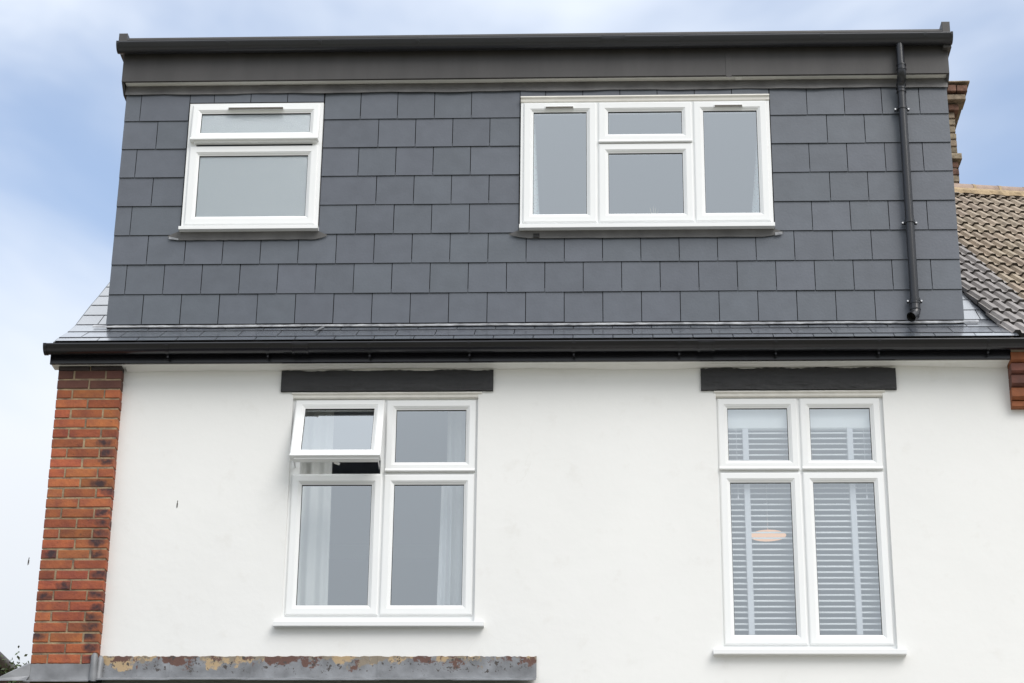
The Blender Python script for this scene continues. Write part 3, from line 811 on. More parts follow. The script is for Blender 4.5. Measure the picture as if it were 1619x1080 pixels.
# first floor, left: four lights, one hung open
F1 = 0.030
w1 = window(-2.112, -0.828, 5.272, 6.885, F1, [(-1.470, 5.29, 6.866)], [(6.335, -1.448, -0.848)])
one('transom', 'upvc', w1, lambda m: m.box(-2.092, -1.492, F1+.0025, F1+.064, 6.300, 6.328, c=.002))
sash(w1, -1.463, -0.843, 6.340, 6.858, F1-.014, w=.069, drip=True)
sash(w1, -2.094, -1.474, 5.334, 6.320, F1-.014, w=.071)
sash(w1, -1.464, -0.846, 5.334, 6.320, F1-.014, w=.071)
sill(w1, -2.156, -0.765, 5.245, 5.276, -0.052, 0.10)
head_trim(w1, -2.118, -0.806, 6.868, 6.9085, -0.008)
# the open top-hung sash
def open_sash(win, x0, x1, zt, hgt, yf, ang, w, pane, depth=.05):
    e = bpy.data.objects.new('open_sash', None); COL.objects.link(e); e.parent = win
    me = MB(); me.ring(x0, x1, -hgt, 0, sash_prof(w, 0, depth))
    o = me.build('open_sash', 'upvc', win, fix=True); bpy.data.objects.remove(e)
    o.location = (0, yf, zt); o.rotation_euler = (-ang, 0, 0)
    extra = []
    m2 = MB(); m2.prism([(-.012, -hgt+.004), (-.010, -hgt-.002), (.012, -hgt-.002), (.012, -hgt+.022), (.001, -hgt+.022)], x0+.002, x1-.002); extra.append(m2.build('drip_bar', 'upvc', win))
    m2 = MB(); m2.box(x0+.03, x1-.012, .012, depth, -hgt-.014, -hgt-.0005); extra.append(m2.build('sash_rebate', 'upvc', win))
    m2 = MB(); m2.ring(x0+w-.0015, x1-w+.0015, -hgt+w-.0015, -w+.0015, [(0, .018), (0, .030), (.0045, .030), (.0045, .022)]); extra.append(m2.build('gasket', 'gasket', win, fix=True))
    m2 = MB(); m2.add([(x0+w-.001, .0275, -hgt+w-.001), (x1-w+.001, .0275, -hgt+w-.001), (x1-w+.001, .0275, -w+.001), (x0+w-.001, .0275, -w+.001)], [(0, 1, 2, 3)]); extra.append(m2.build('pane', pane, win))
    for q in extra: q.location = o.location; q.rotation_euler = o.rotation_euler
    return o
open_sash(w1, -2.090, -1.474, 6.862, 0.506, F1-.018, R(20.5), .069, 'window_glass')
one('stay_arm', 'steel', w1, lambda m: m.tube([(-2.075, F1+.02, 6.37), (-2.075, -.10, 6.42)], .006, 6))
one('stay_arm', 'steel', w1, lambda m: m.tube([(-1.50, F1+.02, 6.37), (-1.50, -.10, 6.42)], .006, 6))
one('handle', 'upvc', w1, lambda m: m.tube([(-1.79, -.10, 6.365), (-1.755, -.10, 6.352)], .010, 8))

# first floor, right: four closed lights
w2 = window(0.796, 1.936, 5.085, 6.885, F1, [(1.358, 5.10, 6.866)], [(6.335, 0.816, 1.336), (6.335, 1.380, 1.916)])
sash(w2, 0.807, 1.352, 6.346, 6.860, F1-.014, w=.068, drip=True)
sash(w2, 1.366, 1.913, 6.346, 6.860, F1-.014, w=.068, drip=True)
sash(w2, 0.811, 1.358, 5.134, 6.326, F1-.014, w=.069)
sash(w2, 1.368, 1.915, 5.134, 6.326, F1-.014, w=.069)
sill(w2, 0.735, 1.987, 5.058, 5.090, -0.052, 0.10)
head_trim(w2, 0.785, 1.950, 6.866, 6.9065, -0.008)

# dormer left: obscured glass, fanlight ajar
F2 = 0.165
d1 = window(-3.016, -2.022, 8.236, 9.270, F2, [], [])
one('transom', 'upvc', d1, lambda m: m.box(-2.950, -2.088, F2+.0025, F2+.06, 8.880, 8.916, c=.002))
sash(d1, -2.995, -2.043, 8.268, 8.912, F2-.012, w=.075, pane='obscure_glass')
open_sash(d1, -2.992, -2.045, 9.252, 0.305, F2-.012, R(5.5), .068, 'obscure_glass')
sill(d1, -3.024, -2.014, 8.222, 8.248, 0.118, 0.26)
v = one('trickle_vent', 'upvc', d1, lambda m: m.box(-2.725, -2.312, F2-.034, F2-.020, 9.200, 9.222, c=.003))
one('vent_slot', 'vent_metal', v, lambda m: m.box(-2.720, -2.317, F2-.0365, F2-.033, 9.200, 9.216))
one('handle', 'upvc', d1, lambda m: m.box(-2.545, -2.49, F2-.03, F2-.005, 8.928, 8.945, c=.004))

# dormer right: three lights, the middle one divided
d2 = window(-0.563, 1.256, 8.236, 9.250, F2, [(-0.002, 8.25, 9.236), (0.695, 8.25, 9.236)], [(8.904, 0.020, 0.673)])
sash(d2, -0.543, -0.007, 8.268, 9.244, F2-.012, w=.073)
sash(d2, 0.004, 0.690, 8.912, 9.244, F2-.012, w=.073, drip=True)
sash(d2, 0.004, 0.690, 8.268, 8.902, F2-.012, w=.073)
sash(d2, 0.699, 1.236, 8.268, 9.244, F2-.012, w=.073)
sill(d2, -0.566, 1.260, 8.213, 8.243, 0.118, 0.26)
head_trim(d2, -0.564, 1.258, 9.250, 9.295, F2-.02)
vent(d2, -0.384, -0.173, 9.200, F2-.012)
vent(d2, 0.852, 1.063, 9.200, F2-.012)

# lead aprons under the dormer windows
def apron(x0, x1, z0, z1, seed):
    def fn(m):
        rr = random.Random(seed); n = 28; P = []
        for i in range(n+1):
            x = x0 + (x1-x0)*i/n
            e = min(i, n-i)
            zb = z0 + (0.028 if e == 0 else 0.012 if e == 1 else 0) + rr.uniform(-.0018, .0018)
            yb = Y_D - .024 + rr.uniform(-.0015, .0015)
            xin = min(max(x, x0+.075), x1-.075)
            P.append([(x, yb+.004, zb), (x, yb, zb), (x, Y_D-.026, z0+.035), (xin, Y_D-.032, z1)])
        vs = [p for q in P for p in q]; fs = []
        for i in range(n):
            for k in range(3): fs.append((i*4+k, (i+1)*4+k, (i+1)*4+k+1, i*4+k+1))
        m.add(vs, fs)
    return fn
one('window_apron', 'lead_grey', d1, apron(-3.108, -1.952, 8.160, 8.226, 1), smooth=True)
one('window_apron', 'lead_grey', d2, apron(-0.640, 1.322, 8.155, 8.218, 2), smooth=True)
one('sealant_smear', 'sealant', d1, lambda m: m.add([(-3.10, .1735, 8.17), (-3.03, .1735, 8.161), (-3.03, .1725, 8.172), (-3.10, .1725, 8.19)], [(0, 1, 2, 3)]))
one('sealant_smear', 'sealant', d2, lambda m: m.add([(1.262, .1715, 8.161), (1.315, .1715, 8.172), (1.315, .1705, 8.19), (1.262, .1705, 8.186)], [(0, 1, 2, 3)]))
one('lead_clip', 'gasket', d2, lambda m: m.box(-0.465, -0.422, .166, .174, 8.160, 8.188))

# painted concrete lintels with uneven brushed edges
def lintel(x0, x1, z0, z1, seed):
    def fn(m):
        rr = random.Random(seed); n = 70
        fr, tp, bt, bb = [], [], [], []
        for i in range(n+1):
            x = x0 + (x1-x0)*i/n
            t = z1 + 0.003*math.sin(i*.35+seed) + rr.uniform(-.0025, .0025)
            b = z0 + 0.0015*math.sin(i*.2+seed) + rr.uniform(-.0012, .0012)
            fr.append([(x, -.001, b), (x, -.019, b+.003), (x, -.021+rr.uniform(-.001, .001), z0+.06), (x, -.020, z0+.11), (x, -.018, t-.004), (x, -.001, t)])
        vs = [p for q in fr for p in q]; fs = []
        for i in range(n):
            for k in range(5): fs.append((i*6+k, (i+1)*6+k, (i+1)*6+k+1, i*6+k+1))
        fs += [tuple(range(5, -1, -1)), tuple(n*6+k for k in range(6))]
        m.add(vs, fs)
    return fn
one('lintel', 'lintel_paint', H, lintel(-2.196, -0.727, 6.910, 7.068, 1))
one('lintel', 'lintel_paint', H, lintel(0.698, 2.030, 6.908, 7.072, 5))

# rooms behind the glass
def room(x0, x1, y0, y1, z0, z1, holes):
    def fn(m):
        m.add([(x0,y0,z0),(x1,y0,z0),(x1,y1,z0),(x0,y1,z0),(x0,y0,z1),(x1,y0,z1),(x1,y1,z1),(x0,y1,z1)],
              [(0,1,2,3),(4,7,6,5),(1,5,6,2),(3,2,6,7),(0,3,7,4)])
    return fn
one('room_shell', 'room_paint', H, room(-3.0, -0.3, 0.243, 3.8, 4.35, 6.95, None))
one('room_shell', 'room_paint', H, room(0.1, 3.4, 0.243, 3.8, 4.35, 6.95, None))
one('room_shell', 'room_paint', H, room(-3.42, -1.2, 0.403, 3.2, 7.30, 9.60, None))
one('room_shell', 'room_paint', H, room(-1.1, 2.4, 0.403, 3.4, 7.30, 9.60, None))
# ceiling coving that shows as a pale band through the upper lights
one('ceiling_coving', 'soffit_white', H, lambda m: m.prism([(3.70, 6.949), (3.799, 6.949), (3.799, 6.85)], -2.99, -0.31))

# ------------------------------------------------------------------ lead flashing of the lean-to
lt = empty('lean_to_roof', (0, 0, 0)); lt.parent = H
def wall_lead(x0, x1, lift, seed):
    def fn(m):
        rr = random.Random(seed); n = 30; P = []
        for i in range(n+1):
            x = x0 + (x1-x0)*i/n
            k = rr.uniform(-.004, .004)
            P.append([(x, -.002, 5.052+k*.9), (x, -.010-lift, 5.048+k), (x, -.012-lift, 4.94), (x, -.020-lift, 4.905+k*.3), (x, -.070, 4.888+k*.2+lift*.5), (x, -.13, 4.866+k*.2+lift), (x, -.131, 4.860+lift)])
        vs = [p for q in P for p in q]; w = 7; fs = []
        for i in range(n):
            for k in range(w-1): fs.append((i*w+k, i*w+k+1, (i+1)*w+k+1, (i+1)*w+k))
        m.add(vs, fs)
    return fn
xs = [-3.286, -2.83, -2.33, -1.46, -0.96, -0.418]
for i in range(len(xs)-1):
    one('lead_flashing', 'lead_weathered', lt, wall_lead(xs[i], xs[i+1] + (.03 if i < 4 else 0), .002 + .003*(i % 2), i+1), smooth=True, fix=True)
# pier wrap: apron, upright corner and the hip to the left
def pier_lead(m):
    n = 20; rr = random.Random(9); P = []
    for i in range(n+1):
        x = -3.752 + (3.752-3.325)*i/n
        k = rr.uniform(-.002, .002)
        P.append([(x, PYF-.002, 4.983+k), (x, PYF-.012, 4.981+k), (x, PYF-.014, 4.90), (x, PYF-.022, 4.872), (x, PYF-.10, 4.848), (x, PYF-.101, 4.842)])
    vs = [p for q in P for p in q]; w = 6; fs = []
    for i in range(n):
        for k in range(w-1): fs.append((i*w+k, i*w+k+1, (i+1)*w+k+1, (i+1)*w+k))
    m.add(vs, fs)
one('lead_flashing', 'lead_clean', lt, pier_lead, smooth=True, fix=True)
one('lead_corner', 'lead_clean', lt, lambda m: (m.tube([(-3.318, PYF-.012, 4.86), (-3.318, PYF-.014, 4.95), (-3.318, PYF-.012, 5.03), (-3.318, PYF-.006, 5.048)], [.030, .025, .023, .014], 14), m.tube([(-3.292, PYF+.02, 4.87), (-3.288, PYF+.03, 5.02), (-3.288, PYF+.04, 5.042)], [.030, .024, .012], 12)), smooth=True)
one('lead_hip', 'lead_clean', lt, lambda m: m.add([(-3.76, PYF-.004, 4.985), (-3.735, PYF-.016, 4.982), (-3.735, PYF-.016, 4.90), (-3.80, PYF-.06, 4.86), (-3.93, PYF-.10, 4.862), (-3.94, PYF+.10, 4.862), (-3.77, PYF+.10, 4.985), (-3.735, PYF-.10, 4.848), (-3.92, PYF-.14, 4.838), (-3.95, PYF-.02, 4.83), (-3.95, PYF+.1, 4.82)],
     [(0,6,5,4), (0,4,3,2,1), (3,4,8,7), (2,3,7), (4,5,10,9,8)]), fix=True)
def lean(m):
    m.prism([(0.0, 4.862), (-.09, 4.846), (-3.2, 3.35), (-3.2, 3.22), (0, 4.70)], -3.90, -0.45)
one('roof_sheet', 'felt', lt, lean)
one('lean_to_wall', 'white_render', H, lambda m: m.box(-3.85, -0.5, -3.0, -2.75, 0, 3.30))

# ------------------------------------------------------------------ neighbour: tiled roof, ridge, chimney, corbel
N = empty('neighbouring_house', (4.0, 0, 0))
tag(N, 'neighbouring house at right edge with tan concrete tiled roof and brick chimney', 'house')
ps, th = R(8.5), R(38.6)
uu = Vector((math.cos(ps), math.sin(ps), 0))
hh_ = Vector((-math.sin(ps), math.cos(ps), 0))
vv = hh_ * math.cos(th) + Vector((0, 0, math.sin(th)))
nn = uu.cross(vv)
anc = Vector((2.822, -0.13, 7.262))
N_in = N.location.copy()
def nb(p): return tuple(Vector(p) - N_in)
GA, TW, NR = 0.281, 0.188, 17
VR = NR * GA
frame = Matrix((( uu.x, vv.x, nn.x), (uu.y, vv.y, nn.y), (uu.z, vv.z, nn.z))).to_euler()
m = MB()
def up_(u, v, w=0): return nb(anc + uu*u + vv*v + nn*w)
apex = 4.74
m.add([up_(0.02, -.05, -.03), up_(4.0, -.05, -.03), up_(4.0, apex, -.03), up_(0.02, apex, -.03)], [(0, 1, 2, 3)])
troof = m.build('tiled_roof', 'underlay', N)
def tile_mesh(mats):
    """two trapezoid rolls, stepped nose; x across, y up the slope, z out"""
    pr = [(0.0, .012), (.010, .012), (.022, .034), (.052, .034), (.066, .012), (.094, .012), (.106, .034), (.136, .034), (.150, .012), (TW+.004, .012)]
    s = TW / .168
    pr = [(x*s if x < .16 else x, z) for x, z in pr]
    n = len(pr); L_ = GA + .05
    m = MB()
    top0 = [(x, 0, z) for x, z in pr]; top1 = [(x, L_, z - .022) for x, z in pr]
    bot0 = [(x, 0.006, z - .037) for x, z in pr]
    m.add(top0 + top1, [(i, i+1, n+i+1, n+i) for i in range(n-1)], 0)
    m.add(top0 + bot0, [(n+i, n+i+1, i+1, i) for i in range(n-1)], 1)
    m.add([top0[0], top1[0], (0, L_, -.03), bot0[0]], [(0, 1, 2, 3)], 0)
    return m.mesh('tile', mats)
tm_tan = tile_mesh(['tile_tan', 'tile_edge']); tm_grey = tile_mesh(['tile_grey', 'tile_edge_grey'])
for r in range(NR):
    v0 = r * GA
    shift = 0.0 + 0.004 * (r % 3)
    for c in range(12):
        u0 = c * TW - 0.01 + shift + 0.055 * (v0 / VR)
        if u0 > 2.25: continue
        me = tm_grey if (c < 2 and r < 12) else tm_tan
        o = link('tile', me, troof, up_(u0, v0, random.uniform(0, .003)))
        o.rotation_euler = (frame.to_matrix() @ Matrix.Rotation(R(-.3) + random.uniform(-.006, .006), 3, 'X') @ Matrix.Rotation(random.uniform(-.004, .004), 3, 'Z')).to_euler()
# ridge tiles bedded in mortar
def rdg(u): return anc + uu*u + vv*apex
for k in range(7):
    ua = 0.86 + k * 0.235
    m = MB(); nseg = 8
    for q, uq in enumerate((ua, ua + .226)):
        c = rdg(uq)
        for i in range(nseg+1):
            a = math.pi * i / nseg
            m.v.append(nb(c + hh_ * (-.105*math.cos(a)) + Vector((0, 0, .088*math.sin(a) - .012))))
    for i in range(nseg): m.f.append([i, i+1, nseg+1+i+1, nseg+1+i]); m.mi.append(0)
    m.f.append(list(range(nseg+1))); m.mi.append(0); m.f.append(list(range(nseg+1, 2*nseg+2))); m.mi.append(0)
    m.build('ridge_tile', 'ridge_clay', N, smooth=True, fix=True)
    if k:
        m = MB(); nseg = 8
        for q, uq in enumerate((ua - .017, ua + .008)):
            c = rdg(uq)
            for i in range(nseg+1):
                a = math.pi * i / nseg
                m.v.append(nb(c + hh_ * (-.110*math.cos(a)) + Vector((0, 0, .092*math.sin(a) - .014))))
        for i in range(nseg): m.f.append([i, i+1, nseg+1+i+1, nseg+1+i]); m.mi.append(0)
        m.build('mortar_joint', 'mortar_cream', N, smooth=True, fix=True)
def bed(m):
    n = 60; rr = random.Random(4)
    P = []
    for i in range(n+1):
        c = rdg(0.80 + 1.7*i/n)
        k = rr.uniform(-.012, .010)
        P.append([nb(c + hh_*(-.118) + Vector((0, 0, -.010))), nb(c + hh_*(-.150) + Vector((0, 0, -.045+k*.4))), nb(c + hh_*(-.165+k) + Vector((0, 0, -.085+k)))])
    fs = []
    for i in range(n):
        for k in range(2): fs.append((i*3+k, (i+1)*3+k, (i+1)*3+k+1, i*3+k+1))
    m.add([p for q in P for p in q], fs)
one('ridge_mortar', 'mortar_cream', N, bed)
m = MB(); c = rdg(0.70)
m.add([up_(.55, apex-.02, .03), up_(.84, apex-.10, .03), up_(.92, apex-.20, .04), up_(.55, apex-.24, .04), up_(.55, apex+.03, .07), up_(.80, apex+.03, .07)], [(3, 2, 1, 0), (0, 1, 5, 4)])
m.build('ridge_flashing', 'sealant', N)
# rear slope
m = MB()
m.add([nb(rdg(-.6) - Vector((0,0,.03))), nb(rdg(4.0) - Vector((0,0,.03))), nb(rdg(4.0) + hh_*3.6 - Vector((0,0,2.9))), nb(rdg(-.6) + hh_*3.6 - Vector((0,0,2.9)))], [(0,1,2,3)])
m.build('rear_slope', 'tile_tan', N)
one('party_wall', 'beige_render', N, lambda m: m.box(2.90-4, 3.0-4, 0.3, 7.3, 0, 7.0))

# chimney: front and right face bricks laid course by course
CY0, CY1, CXL = 4.0, 4.75, 2.2
stack = one('chimney', 'stack_mortar', N, lambda m: m.box(CXL+.01-4, 3.296-4, CY0+.012, CY1-.01, 8.6, 11.44))
z = 9.90
course = 0
plan = []
while z < 11.16:
    plan.append((z, 0.0, 'yellow_brick', .073)); z += 0.073
for (z0, ex, mn, hgt) in [(a, (0.030 if 10.66 < a < 10.74 else 0.0), ('red_stack_brick' if (10.4 < a < 10.45 or 10.50 < a < 10.66) else 'yellow_brick'), h) for a, _, _, h in plan] + [
        (11.205, 0.035, 'red_stack_brick', .075), (11.285, 0.095, 'yellow_brick', .070), (11.36, 0.115, 'red_stack_brick', .082), (11.446, 0.135, 'yellow_brick', .030)]:
    course += 1
    xr = 3.312 + ex; yf = CY0 - ex
    # front face
    x = xr; first = True
    L0 = 0.105 if course % 2 else 0.215
    while x > CXL:
        w = min(L0 if first else 0.215, x - CXL); first = False
        if w < .03: break
        me = brick_mesh(w - .010, .11 + ex, hgt - .016, random.randrange(3), mn)
        link('brick', me, stack, (x - 4 + random.uniform(-.002, .002), yf + random.uniform(-.004, .004), z0 + hgt/2), (0, random.uniform(-.01, .01), 0))
        x -= w
    # right face
    y = yf + .112 + ex; k = 0
    while y < CY1:
        w = min(0.215, CY1 + ex - y)
        if w < .04: break
        me = brick_mesh(w - .010, .08 + ex, hgt - .016, 7, mn)
        link('brick', me, stack, (xr - 4 + random.uniform(-.003, .003), y + w, z0 + hgt/2), (0, 0, R(90)))
        y += w
# corbel under the gutter at the party line
CZ = [(7.125, 7.052, -.150, 'corbel_orange'), (7.052, 6.978, -.130, 'corbel_brown'), (6.978, 6.893, -.105, 'corbel_brown'), (6.893, 6.806, -.080, 'corbel_orange'), (6.806, 6.755, -.052, 'corbel_orange')]
corb = one('corbel', 'stack_mortar', N, lambda m: m.prism([(0.0, 7.12), (-.115, 7.12), (-.085, 6.985), (-.03, 6.80), (0.0, 6.77)], 2.805-4, 3.25-4))
for i, (zt, zb, yf, mn) in enumerate(CZ):
    hgt = zt - zb
    for x in ((2.794, 3.009), (3.019, 3.25)):
        m = MB(); w = x[1] - x[0]
        # nose brick: straight face, splayed underside
        m.prism([(0.0, 0), (0.0, -hgt+.006), (-yf*0-.0 + (yf+.028 if i < 4 else yf+.01), -hgt+.006), (yf, -hgt*0.72), (yf, -.004), (yf+.003, 0)], 0, w)
        o = m.build('brick', mn, corb, loc=(x[0]-4, 0.0 - .001, zt), fix=True)

# ------------------------------------------------------------------ things in the windows
def drape(name, mname, x0, x1, z0, z1, y, folds, amp, label, group=None, gather=0.0, side=1, n=70, top_w=1.0, bot_w=1.0):
    """cloth hung in folds; width at top and bottom as a share of x0..x1 from the fixed side"""
    m = MB(); nz = 14
    fixed = x0 if side > 0 else x1
    for j in range(nz+1):
        t = j / nz; z = z1 + (z0 - z1)*t
        wj = (top_w + (bot_w - top_w)*t**1.3)
        for i in range(n+1):
            s = i / n
            x = fixed + side * s * (x1-x0) * wj
            yy = y + amp*(0.7+.3*t)*math.sin(s*folds*2*math.pi + 0.5*math.sin(t*2.2)) + amp*.35*math.sin(s*folds*4.7+1.2+t)
            m.v.append((x, yy, z))
    for j in range(nz):
        for i in range(n):
            a = j*(n+1)+i
            m.f.append([a, a+1, a+n+2, a+n+1]); m.mi.append(0)
    o = m.build(name, mname, smooth=True)
    return tag(o, label, 'curtain', group)
drape('curtain', 'curtain', -2.16, -1.862, 5.20, 6.90, 0.30, 3.2, .022, 'white curtain gathered at the left side of the window with the open sash', 'curtains of the window with the open sash', bot_w=1.06)
drape('curtain', 'curtain', -1.06, -0.76, 5.20, 6.90, 0.31, 4, .020, 'white curtain drawn to the right side of the window with the open sash', 'curtains of the window with the open sash', side=-1)
drape('sheer_curtain', 'net_curtain', -1.09, -1.015, 5.20, 6.46, 0.285, 1.5, .010, 'narrow sheer white net beside the right curtain of the open sash window', None, side=-1, bot_w=1.25)

def floral():
    m = mat('floral_cloth', (0.68, 0.74, 0.74), 0.9, var=0.03)
    t = m.node_tree; L = t.links.new; b = t.nodes['Principled BSDF']
    c = t.nodes.new('ShaderNodeTexCoord')
    v = t.nodes.new('ShaderNodeTexVoronoi'); v.inputs['Scale'].default_value = 55; L(c.outputs['Object'], v.inputs['Vector'])
    r = t.nodes.new('ShaderNodeMapRange'); r.inputs['From Min'].default_value = .28; r.inputs['From Max'].default_value = .34; r.inputs['To Min'].default_value = .75; r.inputs['To Max'].default_value = 0
    L(v.outputs['Distance'], r.inputs['Value'])
    cr = t.nodes.new('ShaderNodeValToRGB'); cr.color_ramp.elements[0].color = (.30, .38, .40, 1); cr.color_ramp.elements[1].color = (.62, .36, .40, 1)
    sp = t.nodes.new('ShaderNodeSeparateColor'); L(v.outputs['Color'], sp.inputs[0]); L(sp.outputs[0], cr.inputs['Fac'])
    mx = t.nodes.new('ShaderNodeMixRGB'); L(r.outputs[0], mx.inputs['Fac']); L(b.inputs['Base Color'].links[0].from_socket, mx.inputs['Color1']); L(cr.outputs[0], mx.inputs['Color2'])
    L(mx.outputs[0], b.inputs['Base Color'])
floral()
drape('curtain', 'floral_cloth', -0.50, -0.42, 8.30, 9.22, 0.26, 1.5, .012, 'pale floral curtain edge at the left of the three-light dormer window', 'floral curtains of the dormer window', top_w=.5, bot_w=1.0)
drape('curtain', 'floral_cloth', 1.10, 1.20, 8.30, 9.22, 0.26, 1.5, .012, 'pale floral curtain swept aside at the right of the three-light dormer window', 'floral curtains of the dormer window', side=-1, top_w=.25, bot_w=1.0)

# venetian blind
bl = empty('venetian_blind', (1.36, 0.115, 5.12))
tag(bl, 'white venetian blind with wide tapes behind the closed four-light window', 'blind')
def bl_part(name, mname, fn):
    m = MB(); fn(m); return m.build(name, mname, bl, loc=(-1.36, -0.16, -5.12))
bl_part('valance', 'blind_white', lambda m: m.box(0.84, 1.90, .128, .19, 6.665, 6.90, c=.003))
sl = MB(); sl.add([(-.53, -.024, -.0035), (.53, -.024, -.0035), (.53, 0, .0025), (-.53, 0, .0025), (.53, .024, -.0015), (-.53, .024, -.0015),
                   (-.53, -.024, .000), (.53, -.024, .000), (.53, 0, .006), (-.53, 0, .006), (.53, .024, .002), (-.53, .024, .002)],
                  [(3,2,1,0), (5,4,2,3), (6,7,8,9), (9,8,10,11), (0,1,7,6), (4,5,11,10)])
slm = sl.mesh('slat', 'blind_white')
z = 6.640; 
while z > 5.15:
    link('slat', slm, bl, (1.37 - 1.36 + random.uniform(-.001, .001), 0, z - 5.12), (R(22.5) + random.uniform(-.035, .035), random.uniform(-.0012, .0012), 0))
    z -= .0394
for x in (0.998, 1.708):
    bl_part('tape', 'tape_white', lambda m: m.box(x-.019, x+.019, .128, .1295, 5.13, 6.665))
    bl_part('tape', 'tape_white', lambda m: m.box(x-.019, x+.019, .190, .1915, 5.13, 6.665))
bl_part('bottom_rail', 'blind_white', lambda m: m.box(0.84, 1.90, .132, .188, 5.118, 5.14))
for x in (0.935, 1.80):
    bl_part('pull_cord', 'tape_white', lambda m: (m.tube([(x, .122, 6.66), (x, .122, 6.18)], .0015, 5), m.tube([(x, .122, 6.18), (x, .122, 6.15)], [.003, .008], 8)))
# ceiling lamp
lp = empty('pendant_lamp', (1.249, 1.6, 6.36))
tag(lp, 'round warm lit lamp shade glowing behind the venetian blind', 'lamp')
def shade(m):
    n = 28; rows = [(.0, .0), (.06, -.002), (.105, .0), (.132, .004), (.136, .009), (.120, .018), (.05, .026), (.018, .028)]
    for r_, z_ in rows:
        for i in range(n): m.v.append((r_*math.cos(2*math.pi*i/n), r_*math.sin(2*math.pi*i/n), z_))
    for j in range(len(rows)-1):
        for i in range(n): m.f.append([j*n+i, j*n+(i+1) % n, (j+1)*n+(i+1) % n, (j+1)*n+i]); m.mi.append(0)
m = MB(); shade(m); m.build('lamp_shade', 'lamp_shade_lit', lp, smooth=True)
m = MB(); m.tube([(0, 0, .026), (0, 0, .585)], .004, 6); m.build('flex', 'tape_white', lp)
# dried grass on the dormer sill
dg = empty('dried_grass', (0.405, 0.30, 8.24))
tag(dg, 'few dried straw stems standing on the dormer window sill', 'dried flowers')
m = MB(); m.tube([(0,0,0), (0,0,.03), (0,0,.08), (0,0,.10)], [.026, .034, .024, .020], 14); m.build('vase', 'vase', dg, smooth=True)
rr = random.Random(2)
for k in range(7):
    a, b = rr.uniform(-.035, .035), rr.uniform(-.02, .02); h = rr.uniform(.15, .245)
    m = MB(); m.tube([(a*.2, b*.2, .06), (a*.6, b*.6, .06+h*.5), (a, b, h)], [.002, .0022, .001], 5); m.build('stem', 'straw', dg)
one('inner_sill', 'upvc', H, lambda m: m.box(-0.56, 1.25, 0.236, 0.402, 8.215, 8.24))

# ------------------------------------------------------------------ far things at the lower left
FH = empty('far_house', (-9.5, 9.0, 0))
tag(FH, 'far house at lower left corner with dark brown gutter over a beige wall', 'house')
def fh(name, mname, fn, **k):
    m = MB(); fn(m); return m.build(name, mname, FH, **k)
FX, FZ = -6.16 + 9.5, 6.96            # its right-hand wall and eaves, running away from the camera
fh('wall', 'beige_render', lambda m: m.box(-3.5, FX-.16, -3.0, 8, 0, FZ))
fh('fascia', 'brown_board', lambda m: m.box(FX-.158, FX-.13, -3.1, 8.1, FZ-.13, FZ+.06))
fh('gutter', 'brown_board', lambda m: m.tube([(FX-.065, -3.15, FZ+.02), (FX-.065, 8.15, FZ+.02)], .062, 14), smooth=True)
fh('roof', 'clay_tile', lambda m: m.add([(FX-.10, -3.1, FZ+.06), (FX-.10, 8.1, FZ+.06), (-.2, 8.1, FZ+2.1), (-.2, -3.1, FZ+2.1), (-3.6, -3.1, FZ+.06), (-3.6, 8.1, FZ+.06)], [(0,1,2,3), (3,2,5,4), (0,3,4), (1,5,2)]))
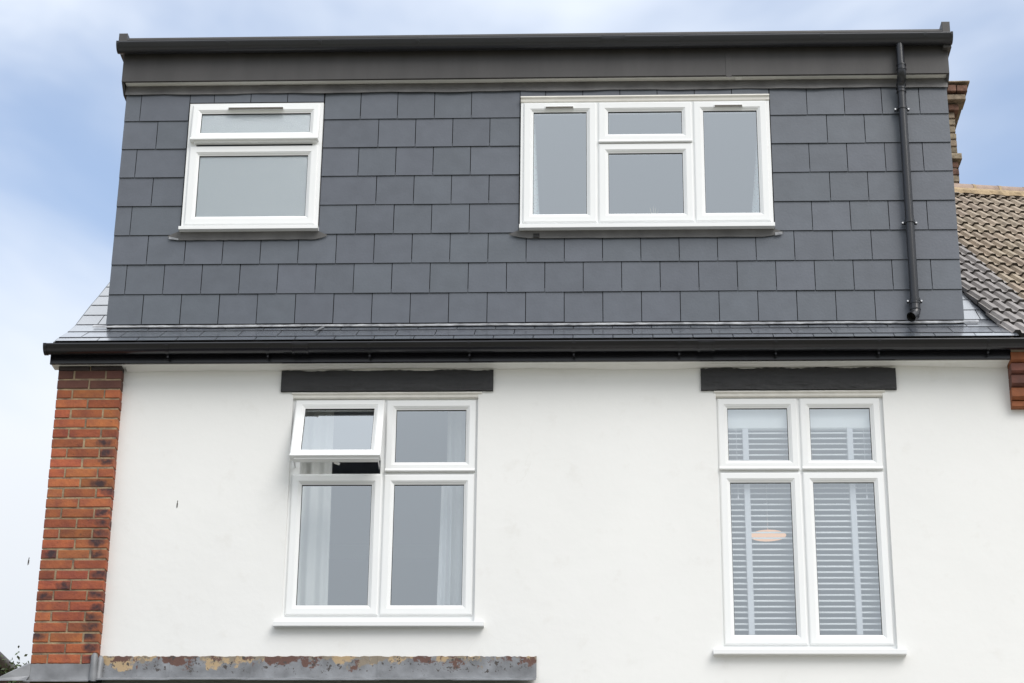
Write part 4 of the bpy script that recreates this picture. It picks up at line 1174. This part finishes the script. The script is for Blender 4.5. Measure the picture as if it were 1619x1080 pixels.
def tree(name, loc, h, rad, nleaf, leaf, label, seed, lsize):
    rr = random.Random(seed)
    t = empty(name, loc); tag(t, label, 'tree')
    m = MB(); m.tube([(0,0,0), (.05,.02,h*.4), (0,.05,h*.7), (.04,0,h*.95)], [.14, .10, .06, .02], 10)
    tips = []
    for k in range(34):
        z = h*rr.uniform(.5, .94); a = rr.uniform(0, 6.28); r = rad*rr.uniform(.5, 1.0)*(1.15-(z/h)*.5)
        e = Vector((math.cos(a)*r, math.sin(a)*r, min(h, z + rr.uniform(.1, .5))))
        m.tube([(0.02, 0.03, z), (e.x*.5, e.y*.5, z+.12), tuple(e)], [.03, .02, .006], 6); tips.append(e)
    tips.append(Vector((.04, 0, h)))
    m.build('trunk', 'bark', t, smooth=True)
    c = MB()
    for k in range(nleaf):
        e = rr.choice(tips); p = e + Vector((rr.gauss(0, .075), rr.gauss(0, .075), rr.gauss(-.04, .07)))
        d = Vector((rr.uniform(-1, 1), rr.uniform(-1, 1), rr.uniform(-.6, 1))).normalized(); s = Vector((rr.uniform(-1, 1), rr.uniform(-1, 1), rr.uniform(-1, 1)))
        s = (s - d*s.dot(d)).normalized(); L_ = lsize*rr.uniform(.6, 1.3); w = L_*.3
        c.add([p, p+d*L_*.5+s*w, p+d*L_, p+d*L_*.5-s*w], [(0, 1, 2, 3)])
    c.build('crown', leaf, t)
    return t
tree('leafy_tree', (-5.70, 6.4, 0), 6.52, .75, 9000, 'green_leaf', 'small green tree top showing beyond the lead at lower left', 21, .038)
tree('red_leaved_tree', (-5.62, 4.4, 0), 6.02, .5, 3500, 'red_leaf', 'small tree with orange red leaves at lower left corner', 33, .04)

# ------------------------------------------------------------------ two small insects in the air
def insect(loc, tilt, label):
    t = empty('flying_insect', loc); tag(t, label, 'insect')
    t.rotation_euler = (0, tilt, 0)
    m = MB(); m.tube([(0,0,-.027), (0,0,-.012), (0,-.001,.002), (0,0,.011), (0,0,.017), (0,0,.023)], [.0009, .0026, .0030, .0020, .0030, .001], 10); m.build('body', 'insect_body', t, smooth=True)
    for s in (-1, 1):
        m = MB(); m.add([(0, .002, .012), (s*.0035, .006, .006), (s*.0045, .009, -.018), (s*.002, .006, -.024), (0, .0025, .012), (s*.0035, .0065, .006), (s*.0045, .0095, -.018), (s*.002, .0065, -.024)], [(0,1,2,3), (7,6,5,4), (0,4,5,1), (1,5,6,2), (2,6,7,3)])
        m.build('wing', 'insect_wing', t)
insect((-3.424, -1.5, 5.259), 0.12, 'tiny dark insect in the sky left of the brick pier')
insect((-2.551, -1.5, 5.615), 0.10, 'tiny dark insect in front of the white wall beside the pier')
